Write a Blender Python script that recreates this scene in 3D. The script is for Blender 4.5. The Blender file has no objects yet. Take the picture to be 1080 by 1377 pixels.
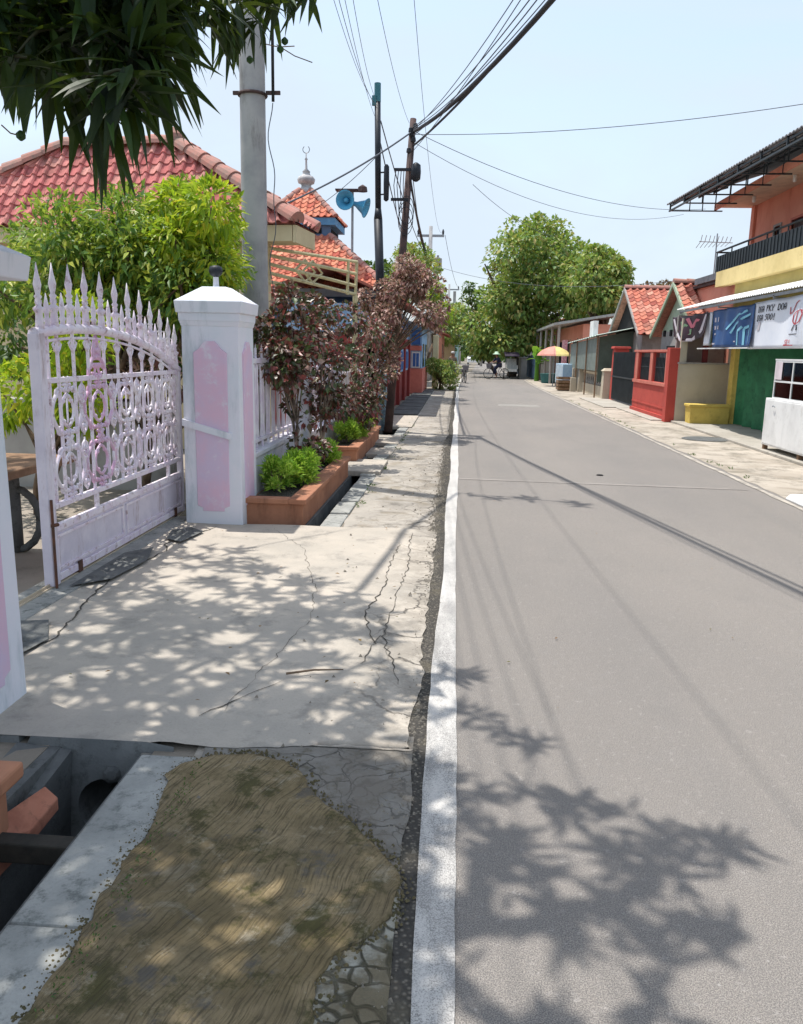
import bpy, bmesh, math, random
from mathutils import Vector, Matrix, noise
random.seed(7)
SC = bpy.context.scene; COL = SC.collection
R = math.radians; PI = math.pi; U = random.uniform
HC = 1.6
# ------------------------------------------------------------ camera
yaw, pitch, roll = R(3.80), R(11.35), 0.020
FW = Vector((-math.sin(yaw)*math.cos(pitch), math.cos(yaw)*math.cos(pitch), -math.sin(pitch)))
RT = Vector((math.cos(yaw), math.sin(yaw), 0)); UP = RT.cross(FW)
RT2 = math.cos(roll)*RT + math.sin(roll)*UP; UP2 = math.cos(roll)*UP - math.sin(roll)*RT
cam = bpy.data.cameras.new('camera'); camo = bpy.data.objects.new('camera', cam); COL.objects.link(camo)
cam.sensor_fit = 'HORIZONTAL'; cam.sensor_width = 36; cam.lens = 36; cam.clip_end = 3000; cam.clip_start = 0.05
m3 = Matrix((RT2, UP2, -FW)).transposed()
camo.matrix_world = Matrix.Translation((0, 0, HC)) @ m3.to_4x4()
SC.camera = camo
def ray(x, y): return FW + RT2*((x-540)/1080) + UP2*((688.5-y)/1080)
def atY(x, y, Y):       # survey helper: where a sight line meets the plane at distance Y / X / Z
    d = ray(x, y); return Vector((0, 0, HC)) + d*(Y/d.y)
def atX(x, y, X):
    d = ray(x, y); return Vector((0, 0, HC)) + d*(X/d.x)
def atZ(x, y, Z=0.):
    d = ray(x, y); return Vector((0, 0, HC)) + d*((Z-HC)/d.z)
# ------------------------------------------------------------ objects
def tag(o, label=None, cat=None, group=None, kind=None):
    if label: o['label'] = label
    if cat: o['category'] = cat
    if group: o['group'] = group
    if kind: o['kind'] = kind
    return o
def empty(name, loc, label, cat, group=None, rz=0):
    o = bpy.data.objects.new(name, None); COL.objects.link(o); o.location = loc; o.rotation_euler = (0, 0, rz)
    o.empty_display_size = 0.1
    return tag(o, label, cat, group)
def copy_tree(o, parent=None):
    c = o.copy(); COL.objects.link(c); c.parent = parent
    for ch in list(o.children): copy_tree(ch, c)
    return c
def wl(o):
    v = Vector((0,0,0))
    while o is not None: v = v + o.location; o = o.parent
    return v
class MB:
    def __init__(s): s.v = []; s.f = []; s.mi = []
    def add(s, vs, fs, m=0):
        b = len(s.v); s.v += [tuple(v) for v in vs]; s.f += [tuple(b+i for i in f) for f in fs]; s.mi += [m]*len(fs); return s
    def box(s, x0, x1, y0, y1, z0, z1, m=0):
        v = [(x0,y0,z0),(x1,y0,z0),(x1,y1,z0),(x0,y1,z0),(x0,y0,z1),(x1,y0,z1),(x1,y1,z1),(x0,y1,z1)]
        return s.add(v, [(3,2,1,0),(4,5,6,7),(0,1,5,4),(1,2,6,5),(2,3,7,6),(3,0,4,7)], m)
    def frus(s, cx, cy, z0, z1, a0, b0, a1, b1, m=0, ox=0, oy=0):   # tapered box, half sizes
        v = [(cx-a0,cy-b0,z0),(cx+a0,cy-b0,z0),(cx+a0,cy+b0,z0),(cx-a0,cy+b0,z0),
             (cx+ox-a1,cy+oy-b1,z1),(cx+ox+a1,cy+oy-b1,z1),(cx+ox+a1,cy+oy+b1,z1),(cx+ox-a1,cy+oy+b1,z1)]
        return s.add(v, [(3,2,1,0),(4,5,6,7),(0,1,5,4),(1,2,6,5),(2,3,7,6),(3,0,4,7)], m)
    def prism(s, pts, d, m=0):       # polygon pts extruded by vector d
        n = len(pts); d = Vector(d); v = [Vector(p) for p in pts]; v += [p+d for p in v]
        f = [tuple(range(n)), tuple(range(2*n-1, n-1, -1))] + [(i, i+n, (i+1)%n+n, (i+1)%n) for i in range(n)]
        return s.add(v, f, m)
    def tube(s, pts, rad, n=8, m=0, caps=True):
        pts = [Vector(p) for p in pts]
        if not isinstance(rad, (list, tuple)): rad = [rad]*len(pts)
        vs = []; prev = None
        for i, p in enumerate(pts):
            t = (pts[min(i+1, len(pts)-1)] - pts[max(i-1, 0)])
            if t.length < 1e-9: t = Vector((0,0,1))
            t.normalize()
            if prev is None:
                a = Vector((0,0,1)) if abs(t.z) < .9 else Vector((1,0,0)); prev = t.cross(a).normalized()
            prev = (prev - t*prev.dot(t)).normalized(); q = t.cross(prev)
            for k in range(n):
                a = 2*PI*k/n; vs.append(p + (prev*math.cos(a) + q*math.sin(a))*rad[i])
        fs = [(i*n+k, i*n+(k+1)%n, (i+1)*n+(k+1)%n, (i+1)*n+k) for i in range(len(pts)-1) for k in range(n)]
        if caps: fs += [tuple(range(n-1, -1, -1)), tuple((len(pts)-1)*n+k for k in range(n))]
        return s.add(vs, fs, m)
    def lathe(s, c, prof, n=16, m=0, ax=None):      # prof = [(r,z)]
        c = Vector(c); vs = []
        q = Vector((0,0,1)).rotation_difference(Vector(ax)) if ax is not None else None
        for r, z in prof:
            for k in range(n):
                a = 2*PI*k/n; p = Vector((r*math.cos(a), r*math.sin(a), z))
                vs.append(c + (q @ p if q else p))
        fs = [(i*n+k, i*n+(k+1)%n, (i+1)*n+(k+1)%n, (i+1)*n+k) for i in range(len(prof)-1) for k in range(n)]
        fs += [tuple(range(n-1,-1,-1)), tuple((len(prof)-1)*n+k for k in range(n))]
        return s.add(vs, fs, m)
    def leaf(s, p, d, nrm, L, W, droop=0.0, seg=1):
        d = d.normalized(); w = d.cross(nrm)
        if w.length < 1e-4: w = d.cross(Vector((.3,.5,.8)))
        w.normalize(); up = w.cross(d)
        if seg == 1:
            a = p; b = p + d*L*.45 + w*W*.5 + up*W*.12; c = p + d*L - Vector((0,0,droop*L)); e = p + d*L*.45 - w*W*.5 + up*W*.12
            mm = p + d*L*.5 - Vector((0,0,droop*L*.35))
            return s.add([a,b,c,e,mm], [(0,1,4),(1,2,4),(0,4,3),(4,2,3)])
        vs = []; fs = []
        prof = [.12, .75, 1.0, .8, .42, .02]
        for i, pw in enumerate(prof):
            t = i/(len(prof)-1); cc = p + d*L*t - Vector((0,0,1))*droop*L*t*t
            vs += [cc + w*W*.5*pw + up*W*.14*pw, cc, cc - w*W*.5*pw + up*W*.14*pw]
        for i in range(len(prof)-1):
            b = i*3; fs += [(b,b+3,b+4,b+1),(b+1,b+4,b+5,b+2)]
        return s.add(vs, fs)
    def build(s, name, mat, parent=None, smooth=False, bevel=0, origin=None):
        me = bpy.data.meshes.new(name)
        vs = s.v
        if origin is not None: o_ = Vector(origin); vs = [tuple(Vector(v)-o_) for v in vs]
        me.from_pydata(vs, [], s.f); 
        mats = mat if isinstance(mat, (list, tuple)) else [mat]
        for m in mats: me.materials.append(m)
        if len(mats) > 1: me.polygons.foreach_set('material_index', s.mi)
        if smooth: me.polygons.foreach_set('use_smooth', [True]*len(me.polygons))
        me.update()
        o = bpy.data.objects.new(name, me); COL.objects.link(o)
        if origin is not None: o.location = origin
        if parent is not None:
            o.parent = parent
            if origin is None: o.matrix_parent_inverse = Matrix.Identity(4); o.location = -wl(parent)
        if bevel:
            b = o.modifiers.new('bevel', 'BEVEL'); b.width = bevel; b.segments = 2; b.limit_method = 'ANGLE'; b.angle_limit = R(40)
        return o
# NOTE: parts are modelled in world coordinates; build() shifts them by minus the parent's location (unless it is rotated: then local)
# ------------------------------------------------------------ materials
def lin(c):
    r = [(x/255.) for x in c]; return tuple([x/12.92 if x <= .04045 else ((x+.055)/1.055)**2.4 for x in r] + [1.])
def M(name): 
    m = bpy.data.materials.new(name); m.use_nodes = True; nt = m.node_tree; nt.nodes.clear()
    return m, nt
class NG:
    def __init__(s, name):
        s.m, s.nt = M(name); s.out = s.n('ShaderNodeOutputMaterial'); s.b = s.n('ShaderNodeBsdfPrincipled'); s.l(s.b.outputs[0], s.out.inputs[0])
        s.geo = s.n('ShaderNodeNewGeometry'); s.pos = s.geo.outputs['Position']
    def n(s, t, **k):
        x = s.nt.nodes.new(t)
        for a, v in k.items(): setattr(x, a, v)
        return x
    def l(s, a, b): s.nt.links.new(a, b)
    def scale(s, sc, src=None):
        v = s.n('ShaderNodeVectorMath', operation='MULTIPLY'); s.l(src or s.pos, v.inputs[0]); v.inputs[1].default_value = sc if isinstance(sc, (tuple, list)) else (sc,)*3; return v.outputs[0]
    def noise(s, sc, det=4, rough=.6, src=None, dist=0):
        x = s.n('ShaderNodeTexNoise'); s.l(s.scale(sc, src), x.inputs['Vector']); x.inputs['Scale'].default_value = 1; x.inputs['Detail'].default_value = det; x.inputs['Roughness'].default_value = rough; x.inputs['Distortion'].default_value = dist; return x.outputs['Fac']
    def vor(s, sc, feature='F1', src=None, rnd=1):
        x = s.n('ShaderNodeTexVoronoi', feature=feature); s.l(s.scale(sc, src), x.inputs['Vector']); x.inputs['Scale'].default_value = 1; x.inputs['Randomness'].default_value = rnd; return x.outputs['Distance'] if feature != 'F1c' else x.outputs['Color']
    def ramp(s, fac, a, b, lo=0., hi=1.):
        x = s.n('ShaderNodeMapRange'); s.l(fac, x.inputs[0]); x.inputs[1].default_value = a; x.inputs[2].default_value = b; x.inputs[3].default_value = lo; x.inputs[4].default_value = hi; x.interpolation_type = 'SMOOTHSTEP'; return x.outputs[0]
    def mix(s, fac, a, b, mode='MIX'):
        x = s.n('ShaderNodeMix', data_type='RGBA', blend_type=mode)
        if isinstance(fac, (int, float)): x.inputs[0].default_value = fac
        else: s.l(fac, x.inputs[0])
        for i, c in ((6, a), (7, b)):
            if isinstance(c, tuple): x.inputs[i].default_value = c
            else: s.l(c, x.inputs[i])
        return x.outputs[2]
    def math(s, op, a, b=0.):
        x = s.n('ShaderNodeMath', operation=op)
        for i, c in ((0, a), (1, b)):
            if isinstance(c, (int, float)): x.inputs[i].default_value = c
            else: s.l(c, x.inputs[i])
        return x.outputs[0]
    def sep(s, src=None):
        x = s.n('ShaderNodeSeparateXYZ'); s.l(src or s.pos, x.inputs[0]); return x.outputs
    def comb(s, x, y, z):
        c = s.n('ShaderNodeCombineXYZ')
        for i, v in enumerate((x, y, z)):
            if isinstance(v, (int, float)): c.inputs[i].default_value = v
            else: s.l(v, c.inputs[i])
        return c.outputs[0]
    def bump(s, h, st=.3, d=.01, chain=None):
        x = s.n('ShaderNodeBump'); s.l(h, x.inputs['Height']); x.inputs['Strength'].default_value = st; x.inputs['Distance'].default_value = d
        if chain: s.l(chain, x.inputs['Normal'])
        return x.outputs[0]
    def fin(s, col, rough=.8, nrm=None, spec=.3, metal=0, trans=0):
        if isinstance(col, tuple): s.b.inputs['Base Color'].default_value = col
        else: s.l(col, s.b.inputs['Base Color'])
        if isinstance(rough, (int, float)): s.b.inputs['Roughness'].default_value = rough
        else: s.l(rough, s.b.inputs['Roughness'])
        s.b.inputs['Specular IOR Level'].default_value = spec; s.b.inputs['Metallic'].default_value = metal
        if nrm: s.l(nrm, s.b.inputs['Normal'])
        return s.m
def soft(c, k=.17, d=1.0):
    l = .2*c[0]+.7*c[1]+.1*c[2]; return tuple([(x*(1-k)+l*k)*d for x in c[:3]]+[1.])
def paint(name, c, c2=None, rough=.6, sc=3., dirt=None, dirtamt=.5, bumpst=.15, island=0, metal=0, streak=False, spec=.3):
    """painted / plain surface with broad tone variation, fine grain and dirt patches"""
    g = NG(name); a = soft(lin(c))
    c2 = soft(lin(c2)) if c2 else tuple([x*.78 for x in a[:3]] + [1.])
    col = g.mix(g.ramp(g.noise(sc, 5, .65), .35, .7), a, c2)
    if island:
        rn = g.geo.outputs['Random Per Island']; col = g.mix(g.math('MULTIPLY', rn, island), col, tuple([x*.45 for x in a[:3]] + [1.]))
    if dirt:
        sc2 = (sc*2.2, sc*2.2, sc*.5) if streak else sc*2.2
        col = g.mix(g.math('MULTIPLY', g.ramp(g.noise(sc2, 6, .7), .52, .7), dirtamt), col, lin(dirt))
    nb = g.noise(60, 4, .6)
    return g.fin(col, rough, g.bump(nb, bumpst, .004), spec, metal)
def leafmat(name, cols, rough=.5, tr=.35, spec=.35):
    cols = [tuple(min(255, v*1.07) for v in c_) for c_ in cols] if 'mango' not in name else cols
    g = NG(name); rn = g.geo.outputs['Random Per Island']
    x = g.n('ShaderNodeValToRGB'); g.l(rn, x.inputs[0]); el = x.color_ramp.elements; x.color_ramp.interpolation = 'LINEAR'
    n = len(cols)
    el[0].position = 0; el[0].color = lin(cols[0]); el[1].position = 1; el[1].color = lin(cols[-1])
    for i in range(1, n-1):
        e = el.new(i/(n-1)); e.color = lin(cols[i])
    col = x.outputs[0]
    g.l(col, g.b.inputs['Base Color']); g.b.inputs['Roughness'].default_value = rough; g.b.inputs['Specular IOR Level'].default_value = spec
    t = g.n('ShaderNodeBsdfTranslucent'); g.l(g.mix(.5, col, (0.35,.5,.03,1)), t.inputs[0]) if cols[0][1] > cols[0][0] else g.l(col, t.inputs[0])
    mx = g.n('ShaderNodeMixShader'); mx.inputs[0].default_value = tr; g.l(g.b.outputs[0], mx.inputs[1]); g.l(t.outputs[0], mx.inputs[2]); g.l(mx.outputs[0], g.out.inputs[0])
    return g.m
# --- asphalt
g = NG('asphalt_worn'); xyz = g.sep()
fine = g.vor(170, 'F1'); fine2 = g.noise(260, 2, .7); big = g.noise((.5, .25, .5), 5, .6)
c = g.mix(g.ramp(big, .3, .7), (.335,.300,.266,1), (.272,.248,.225,1))
trk = g.noise((1.6, .07, 1), 4, .6); xx = g.sep()[0]; tw_ = g.math('ABSOLUTE', g.math('SUBTRACT', g.math('ABSOLUTE', g.math('SUBTRACT', xx, 1.75)), .85)); c = g.mix(g.math('MULTIPLY', g.ramp(tw_, .05, .5, .28, 0), g.ramp(g.noise((1., .15, 1)), .3, .7)), c, (.22,.208,.20,1)); c = g.mix(g.ramp(g.noise((1.3,.9,1), 6, .75), .54, .7, 0, .35), c, (.22,.205,.19,1))
c = g.mix(g.ramp(trk, .5, .72, 0, .22), c, (.22,.21,.20,1))
c = g.mix(g.ramp(g.noise(6, 5, .7), .5, .8, 0, .35), c, (.33,.31,.29,1))
c = g.mix(g.ramp(fine2, .40, .60, 0, .85), c, (.10,.094,.088,1))
c = g.mix(g.ramp(g.noise(95, 3, .8), .52, .68, 0, .5), c, (.15,.142,.135,1))
c = g.mix(g.ramp(fine, .0, .35, .45, 0), c, (.32,.30,.28,1))
c = g.mix(g.ramp(g.noise(48, 4, .8), .50, .66, 0, .42), c, (.16,.15,.14,1)); c = g.mix(g.ramp(g.noise(30, 4, .8), .56, .7, 0, .3), c, (.48,.45,.42,1))
sp = g.vor(9, 'F1'); c = g.mix(g.ramp(sp, .03, .05, .6, 0), c, (.4,.38,.35,1))
# tar seam along the edge line and hair cracks
crk = g.vor((.55,.35,.5), 'DISTANCE_TO_EDGE', g.mix(.12, g.pos, g.n('ShaderNodeTexNoise').outputs['Color'])); 
ASPH = g.fin(c, .85, g.bump(g.math('ADD', fine, fine2), .55, .004), .3)
# --- edge line paint, worn
g = NG('worn_white_line'); wr = g.noise(230, 3, .75); wb = g.noise((5, 1.6, 3), 5, .7)
msk = g.ramp(g.math('ADD', g.math('MULTIPLY', wr, .6), g.math('MULTIPLY', wb, .55)), .5, .68)
xyz = g.sep(); near = g.ramp(xyz[1], 3.4, 9, .95, .25)
c = g.mix(g.math('MULTIPLY', msk, near), (.52,.50,.47,1), (.16,.155,.15,1))
c = g.mix(g.ramp(g.noise((3, .8, 1), 5, .7), .45, .7, 0, .5), c, (.42,.40,.375,1))
LINE = g.fin(c, .8, g.bump(wr, .4, .003))
# --- concretes
def concrete(name, a, b, stain=(.12,.13,.11), st=.5, crack=None, sc=1.2, warm=None, bump=.35, th=.5):
    g = NG(name); xyz = g.sep()
    c = g.mix(g.ramp(g.noise(sc, 6, .65), .32, .7), a+(1.,), b+(1.,))
    c = g.mix(g.ramp(g.noise(sc*3.3, 6, .75), th, th+.18, 0, st), c, stain+(1.,))
    if warm: c = g.mix(g.ramp(g.noise(sc*1.7+.3, 5, .6, dist=1.), .5, .68, 0, .6), c, warm+(1.,))
    fn = g.noise(90, 4, .7); c = g.mix(g.ramp(fn, .45, .75, 0, .3), c, tuple(x*.55 for x in a)+(1.,))
    h = fn; nrm = None
    if crack:
        nz = g.n('ShaderNodeTexNoise'); g.l(g.scale(5.), nz.inputs['Vector']); nz.inputs['Scale'].default_value = 1; nz.inputs['Detail'].default_value = 5
        wp = g.n('ShaderNodeVectorMath', operation='MULTIPLY_ADD'); g.l(nz.outputs['Color'], wp.inputs[0]); wp.inputs[1].default_value = (.35,.35,0); g.l(g.pos, wp.inputs[2])
        e = g.vor((crack[0], crack[0]*.8, 0.01), 'DISTANCE_TO_EDGE', wp.outputs[0])
        e2 = g.vor((crack[0]*2.6, crack[0]*2.1, 0.01), 'DISTANCE_TO_EDGE', wp.outputs[0])
        xm = g.ramp(g.math('ADD', xyz[0], g.math('MULTIPLY', g.noise(1.5, 4), .5)), crack[1], crack[2])
        ln = g.math('MULTIPLY', g.ramp(e, .0, .028, .9, 0), xm)
        xm2 = g.ramp(g.math('ADD', xyz[0], g.math('MULTIPLY', g.noise(2.5, 4), .5)), crack[1]+.25, crack[2]+.12)
        ln2 = g.math('MULTIPLY', g.ramp(e2, .0, .045, .6, 0), xm2)
        ln = g.math('MAXIMUM', ln, ln2)
        c = g.mix(ln, c, (.035,.032,.028,1)); h = g.math('SUBTRACT', fn, g.math('MULTIPLY', ln, 2.5))
    if crack:      # trodden-in road dirt along the outer edge of the slab
        dm = g.math('MULTIPLY', g.ramp(xyz[0], crack[1]-.45, crack[2]+.05), g.ramp(g.noise(4.5, 6, .8), .36, .60, 0, .75)); c = g.mix(dm, c, (.17,.15,.125,1))
    return g.fin(c, .9, g.bump(h, bump, .008), .2)
CONC = concrete('driveway_concrete', (.50,.445,.375), (.37,.34,.295), (.24,.225,.20), .65, (2.4, -.30, .08), .9)
CONC2 = concrete('cracked_verge_concrete', (.45,.41,.355), (.33,.305,.27), (.16,.15,.13), .75, (2.6, -.75, .15), 1.1, (.22,.18,.12), .5)
CONC3 = concrete('kerb_concrete', (.38,.38,.355), (.26,.265,.25), (.12,.13,.12), .85, None, 3.5)
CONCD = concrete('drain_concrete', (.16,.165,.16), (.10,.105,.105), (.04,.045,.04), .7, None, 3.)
CONCR = concrete('right_verge_concrete', (.50,.445,.375), (.36,.315,.26), (.17,.155,.125), .8, None, .55, (.24,.205,.155), .5, .46)
YARD = concrete('yard_paving', (.36,.31,.26), (.27,.24,.20), (.12,.11,.10), .5, None, 1.)
# --- mossy brushed slab
g = NG('mossy_brushed_concrete'); xyz = g.sep()
wpn = g.n('ShaderNodeTexNoise'); g.l(g.scale(2.2), wpn.inputs['Vector']); wpn.inputs['Scale'].default_value = 1; wpn.inputs['Detail'].default_value = 3
s2 = g.math('ADD', g.math('MULTIPLY', xyz[0], 1.), g.math('MULTIPLY', xyz[1], -.32))
wv = g.comb(g.math('ADD', g.math('MULTIPLY', s2, 150.), g.math('MULTIPLY', wpn.outputs['Fac'], 24.)), g.math('MULTIPLY', xyz[1], 7.), 0.)
nn = g.n('ShaderNodeTexNoise'); g.l(wv, nn.inputs['Vector']); nn.inputs['Scale'].default_value = 1; nn.inputs['Detail'].default_value = 4; nn.inputs['Roughness'].default_value = .6; gro = nn.outputs['Fac']
c = g.mix(g.ramp(g.noise(2.4, 5, .7), .35, .65), (.19,.145,.076,1), (.31,.24,.14,1))
c = g.mix(g.ramp(g.noise(5, 6, .75), .50, .62, 0, .85), c, (.070,.068,.024,1))
c = g.mix(g.ramp(g.noise(3.1, 5, .7, dist=1.), .56, .7, 0, .7), c, (.40,.35,.26,1))
c = g.mix(g.ramp(gro, .34, .54, .7, 0), c, (.06,.048,.028,1))
c = g.mix(g.ramp(g.noise(1.7, 4, .7), .45, .65, 0, .45), c, (.09,.075,.05,1))
c = g.mix(g.ramp(g.noise(26, 6, .85), .5, .7, 0, .55), c, (.07,.06,.034,1)); c = g.mix(g.ramp(g.noise(14, 5, .8), .55, .72, 0, .6), c, (.36,.31,.22,1)); c = g.mix(g.ramp(g.noise(3.7, 5, .75), .55, .66, 0, .7), c, (.10,.095,.09,1))
MOSS = g.fin(c, .92, g.bump(g.math('ADD', gro, g.math('MULTIPLY', g.noise(40, 4), .4)), .9, .012), .15)
# --- soil / debris edge
g = NG('dark_gravel_soil'); v = g.vor(60, 'F1'); c = g.mix(g.ramp(v, .05, .5), (.20,.18,.15,1), (.07,.065,.058,1)); c = g.mix(g.ramp(g.noise(4, 5), .5, .7, 0, .5), c, (.16,.14,.10,1))
SOIL = g.fin(c, .95, g.bump(v, .9, .015), .1)
g = NG('cracked_small_slabs'); nz = g.n('ShaderNodeTexNoise'); g.l(g.scale(9.), nz.inputs['Vector']); nz.inputs['Scale'].default_value = 1
wp = g.n('ShaderNodeVectorMath', operation='MULTIPLY_ADD'); g.l(nz.outputs['Color'], wp.inputs[0]); wp.inputs[1].default_value = (.09,.09,0); g.l(g.pos, wp.inputs[2])
e = g.vor((15., 17., .01), 'DISTANCE_TO_EDGE', wp.outputs[0], .8); ln = g.math('MULTIPLY', g.ramp(e, .01, .10, .85, 0), g.ramp(g.noise(3.3, 4), .35, .55, .35, 1))
c = g.mix(g.ramp(g.noise(8, 4), .35, .65), (.34,.33,.28,1), (.21,.19,.14,1)); c = g.mix(g.ramp(g.noise(4, 5, .7), .40, .56, 0, .9), c, (.15,.125,.08,1)); c = g.mix(g.ramp(g.noise(22, 5, .8), .45, .7, 0, .6), c, (.12,.11,.08,1)); c = g.mix(ln, c, (.05,.045,.025,1))
SLABS = g.fin(c, .9, g.bump(g.math('SUBTRACT', g.noise(50, 4), g.math('MULTIPLY', ln, 2.)), .8, .012), .2)
# --- plain materials
def P(name, c, **k): return paint(name, c, **k)
GATEW = P('gate_lilac_white_paint', (236,228,236), c2=(224,206,226), rough=.6, dirt=(140,98,84), dirtamt=.7, sc=7)
GATEP = P('gate_faded_pink_paint', (226,170,205), c2=(214,190,214), rough=.45, dirt=(150,90,80), dirtamt=.3, sc=6)
GATEC = P('gate_panel_paint', (226,218,230), c2=(208,200,216), rough=.65, dirt=(140,104,92), dirtamt=.6, sc=4, streak=True)
RUST = P('rusty_steel', (115,72,52), c2=(80,60,50), rough=.9, sc=10)
PILW = P('pillar_pale_lilac_plaster', (228,226,236), c2=(214,222,230), rough=.85, dirt=(110,135,140), dirtamt=.35, sc=1.6, streak=True)
PILP = P('pillar_faded_pink_plaster', (226,186,210), c2=(212,192,220), rough=.9, dirt=(222,218,228), dirtamt=.9, sc=2.6)
ORAN = P('planter_orange_plaster', (186,124,88), c2=(158,102,72), rough=.9, dirt=(110,78,60), dirtamt=.6, sc=2.6, streak=True)
ORAD = P('planter_broken_plaster', (190,120,90), c2=(160,95,70), rough=.9, dirt=(90,70,60), dirtamt=.5, sc=8)
WOODD = P('dark_wet_timber', (62,58,50), c2=(40,40,36), rough=.8, sc=8)
CPOLE = P('spun_concrete_pole', (176,174,172), c2=(152,152,154), rough=.85, dirt=(90,86,82), dirtamt=.5, sc=2.2, streak=True)
STEELB = P('black_painted_steel', (44,48,56), c2=(30,34,42), rough=.5, sc=6)
STEELBL = P('pale_blue_flaking_paint', (150,190,215), c2=(80,110,140), rough=.6, dirt=(40,50,70), dirtamt=.9, sc=9)
IRONBR = P('brown_rusted_pole', (88,66,62), c2=(60,48,48), rough=.8, sc=5)
CABLE = P('cable_rubber', (52,54,60), rough=.7)
CABLEF = P('faded_cable', (95,100,110), rough=.7)
TRUNK = P('tree_bark', (120,98,76), c2=(78,64,52), rough=.95, sc=7, bumpst=.6)
TRUNKG = P('pale_shrub_bark', (150,130,112), c2=(96,84,74), rough=.95, sc=9, bumpst=.5)
FENW = P('fence_white_paint', (226,222,230), c2=(206,204,216), rough=.7, dirt=(140,138,148), dirtamt=.5, sc=2)
FENL = P('fence_lilac_metal', (216,200,222), c2=(232,228,236), rough=.5, sc=6)
def tilemat(name, cols, isl=1.0):
    g = NG(name); rn = g.geo.outputs['Random Per Island']; x = g.n('ShaderNodeValToRGB'); g.l(rn, x.inputs[0]); el = x.color_ramp.elements
    el[0].position = 0; el[0].color = lin(cols[0]); el[1].position = 1; el[1].color = lin(cols[-1])
    for i in range(1, len(cols)-1): e = el.new(i/(len(cols)-1)); e.color = lin(cols[i])
    for e in el: e.color = soft(e.color, .30, 1.08)
    c = g.mix(g.ramp(g.noise(12, 5, .7), .45, .7, 0, .55), x.outputs[0], lin((92,66,56))); c = g.mix(g.ramp(g.noise(1.3, 5, .7), .48, .68, 0, .5), c, lin((120,96,84)))
    return g.fin(c, .92, g.bump(g.noise(50, 3), .3, .004), .15)
TILEP = tilemat('faded_pink_clay_tile', [(206,100,96),(224,128,118),(188,86,84),(228,146,130)])
TILEO = tilemat('orange_clay_tile', [(214,98,62),(232,132,84),(190,78,54),(236,150,104)])
TILER = tilemat('weathered_red_clay_tile', [(196,92,64),(218,120,84),(168,76,58),(226,150,118)])
RIDGE = P('mortar_ridge_tile', (196,128,112), c2=(160,130,118), rough=.9, dirt=(120,112,100), dirtamt=.6, sc=4, island=.3)
CREAM = P('cream_wall_plaster', (214,196,150), c2=(196,176,132), rough=.9, dirt=(130,118,96), dirtamt=.4, sc=1.2, streak=True)
CREAMM = P('cream_painted_metal', (206,196,146), c2=(186,176,128), rough=.6, dirt=(120,100,80), dirtamt=.5, sc=6)
BLUE = P('mosque_blue_paint', (84,156,200), c2=(66,132,180), rough=.7, sc=3)
BLUED = P('mosque_grey_blue_wall', (92,124,160), c2=(78,108,146), rough=.8, sc=2)
BLUEP = P('pale_blue_wall', (150,190,222), c2=(120,165,205), rough=.8, sc=2)
HORN = P('horn_blue_enamel', (50,165,205), c2=(36,140,185), rough=.4, sc=5)
WHITE = P('white_paint', (232,232,230), c2=(214,214,212), rough=.6, dirt=(160,158,150), dirtamt=.3, sc=2)
GREY = P('grey_plaster', (168,164,158), c2=(146,142,136), rough=.9, dirt=(100,98,92), dirtamt=.4, sc=1.3)
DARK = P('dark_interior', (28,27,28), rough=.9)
REDD = P('dark_red_wall_paint', (160,58,52), c2=(142,50,46), rough=.75, dirt=(96,48,44), dirtamt=.4, sc=1.5)
REDB = P('brick_red_wall_paint', (198,70,54), c2=(182,60,48), rough=.75, dirt=(130,60,50), dirtamt=.35, sc=1.5)
REDT = P('salmon_trim_paint', (214,118,98), c2=(200,104,86), rough=.75, sc=3)
BEIGE = P('beige_wall_plaster', (196,184,160), c2=(180,166,142), rough=.9, dirt=(130,122,108), dirtamt=.45, sc=1., streak=True)
YELL = P('yellow_paint', (226,196,66), c2=(208,176,54), rough=.7, dirt=(150,130,70), dirtamt=.4, sc=3)
YELP = P('pale_yellow_wall', (232,206,128), c2=(216,190,112), rough=.8, dirt=(170,150,96), dirtamt=.3, sc=1.5)
OLIV = P('olive_yellow_wall', (196,180,96), c2=(180,164,86), rough=.85, sc=1.5)
SALM = P('salmon_orange_wall', (232,150,120), c2=(224,136,108), rough=.85, dirt=(170,90,70), dirtamt=.35, sc=1.6, streak=True)
GREEN = P('dark_green_shutter', (30,132,82), c2=(24,108,68), rough=.5, dirt=(14,60,44), dirtamt=.5, sc=2.5)
MINT = P('mint_trim_paint', (168,190,160), c2=(150,172,144), rough=.8, sc=3)
ROOFD = P('dark_corrugated_sheet', (142,142,144), c2=(120,120,124), rough=.6, dirt=(50,48,50), dirtamt=.5, sc=2)
ROOFW = P('white_corrugated_sheet', (236,238,238), c2=(220,222,222), rough=.5, dirt=(170,168,160), dirtamt=.3, sc=2)
ROOFG = P('faded_green_corrugated_sheet', (178,196,184), c2=(160,176,166), rough=.6, dirt=(120,116,100), dirtamt=.5, sc=1.5)
ROOFN = P('weathered_grey_sheet', (176,176,170), c2=(150,150,146), rough=.6, dirt=(116,92,74), dirtamt=.6, sc=1.2)
RAIL = P('dark_railing_paint', (54,62,66), c2=(42,50,54), rough=.5, sc=3)
WIND = P('dark_window', (40,50,64), c2=(26,32,44), rough=.15, sc=2, spec=.6, bumpst=0.)
WINB = P('blue_window_frame', (56,110,180), c2=(46,94,160), rough=.6)
GALV = P('galvanised_steel', (150,156,160), c2=(130,136,140), rough=.45, metal=.4, sc=5)
BAMB = P('timber_planks', (150,116,84), c2=(112,84,60), rough=.9, sc=6)
RUBB = P('black_tyre_rubber', (32,32,34), rough=.85)
BLUM = P('faded_blue_fence_paint', (112,142,170), c2=(92,120,148), rough=.8, sc=2)
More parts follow.
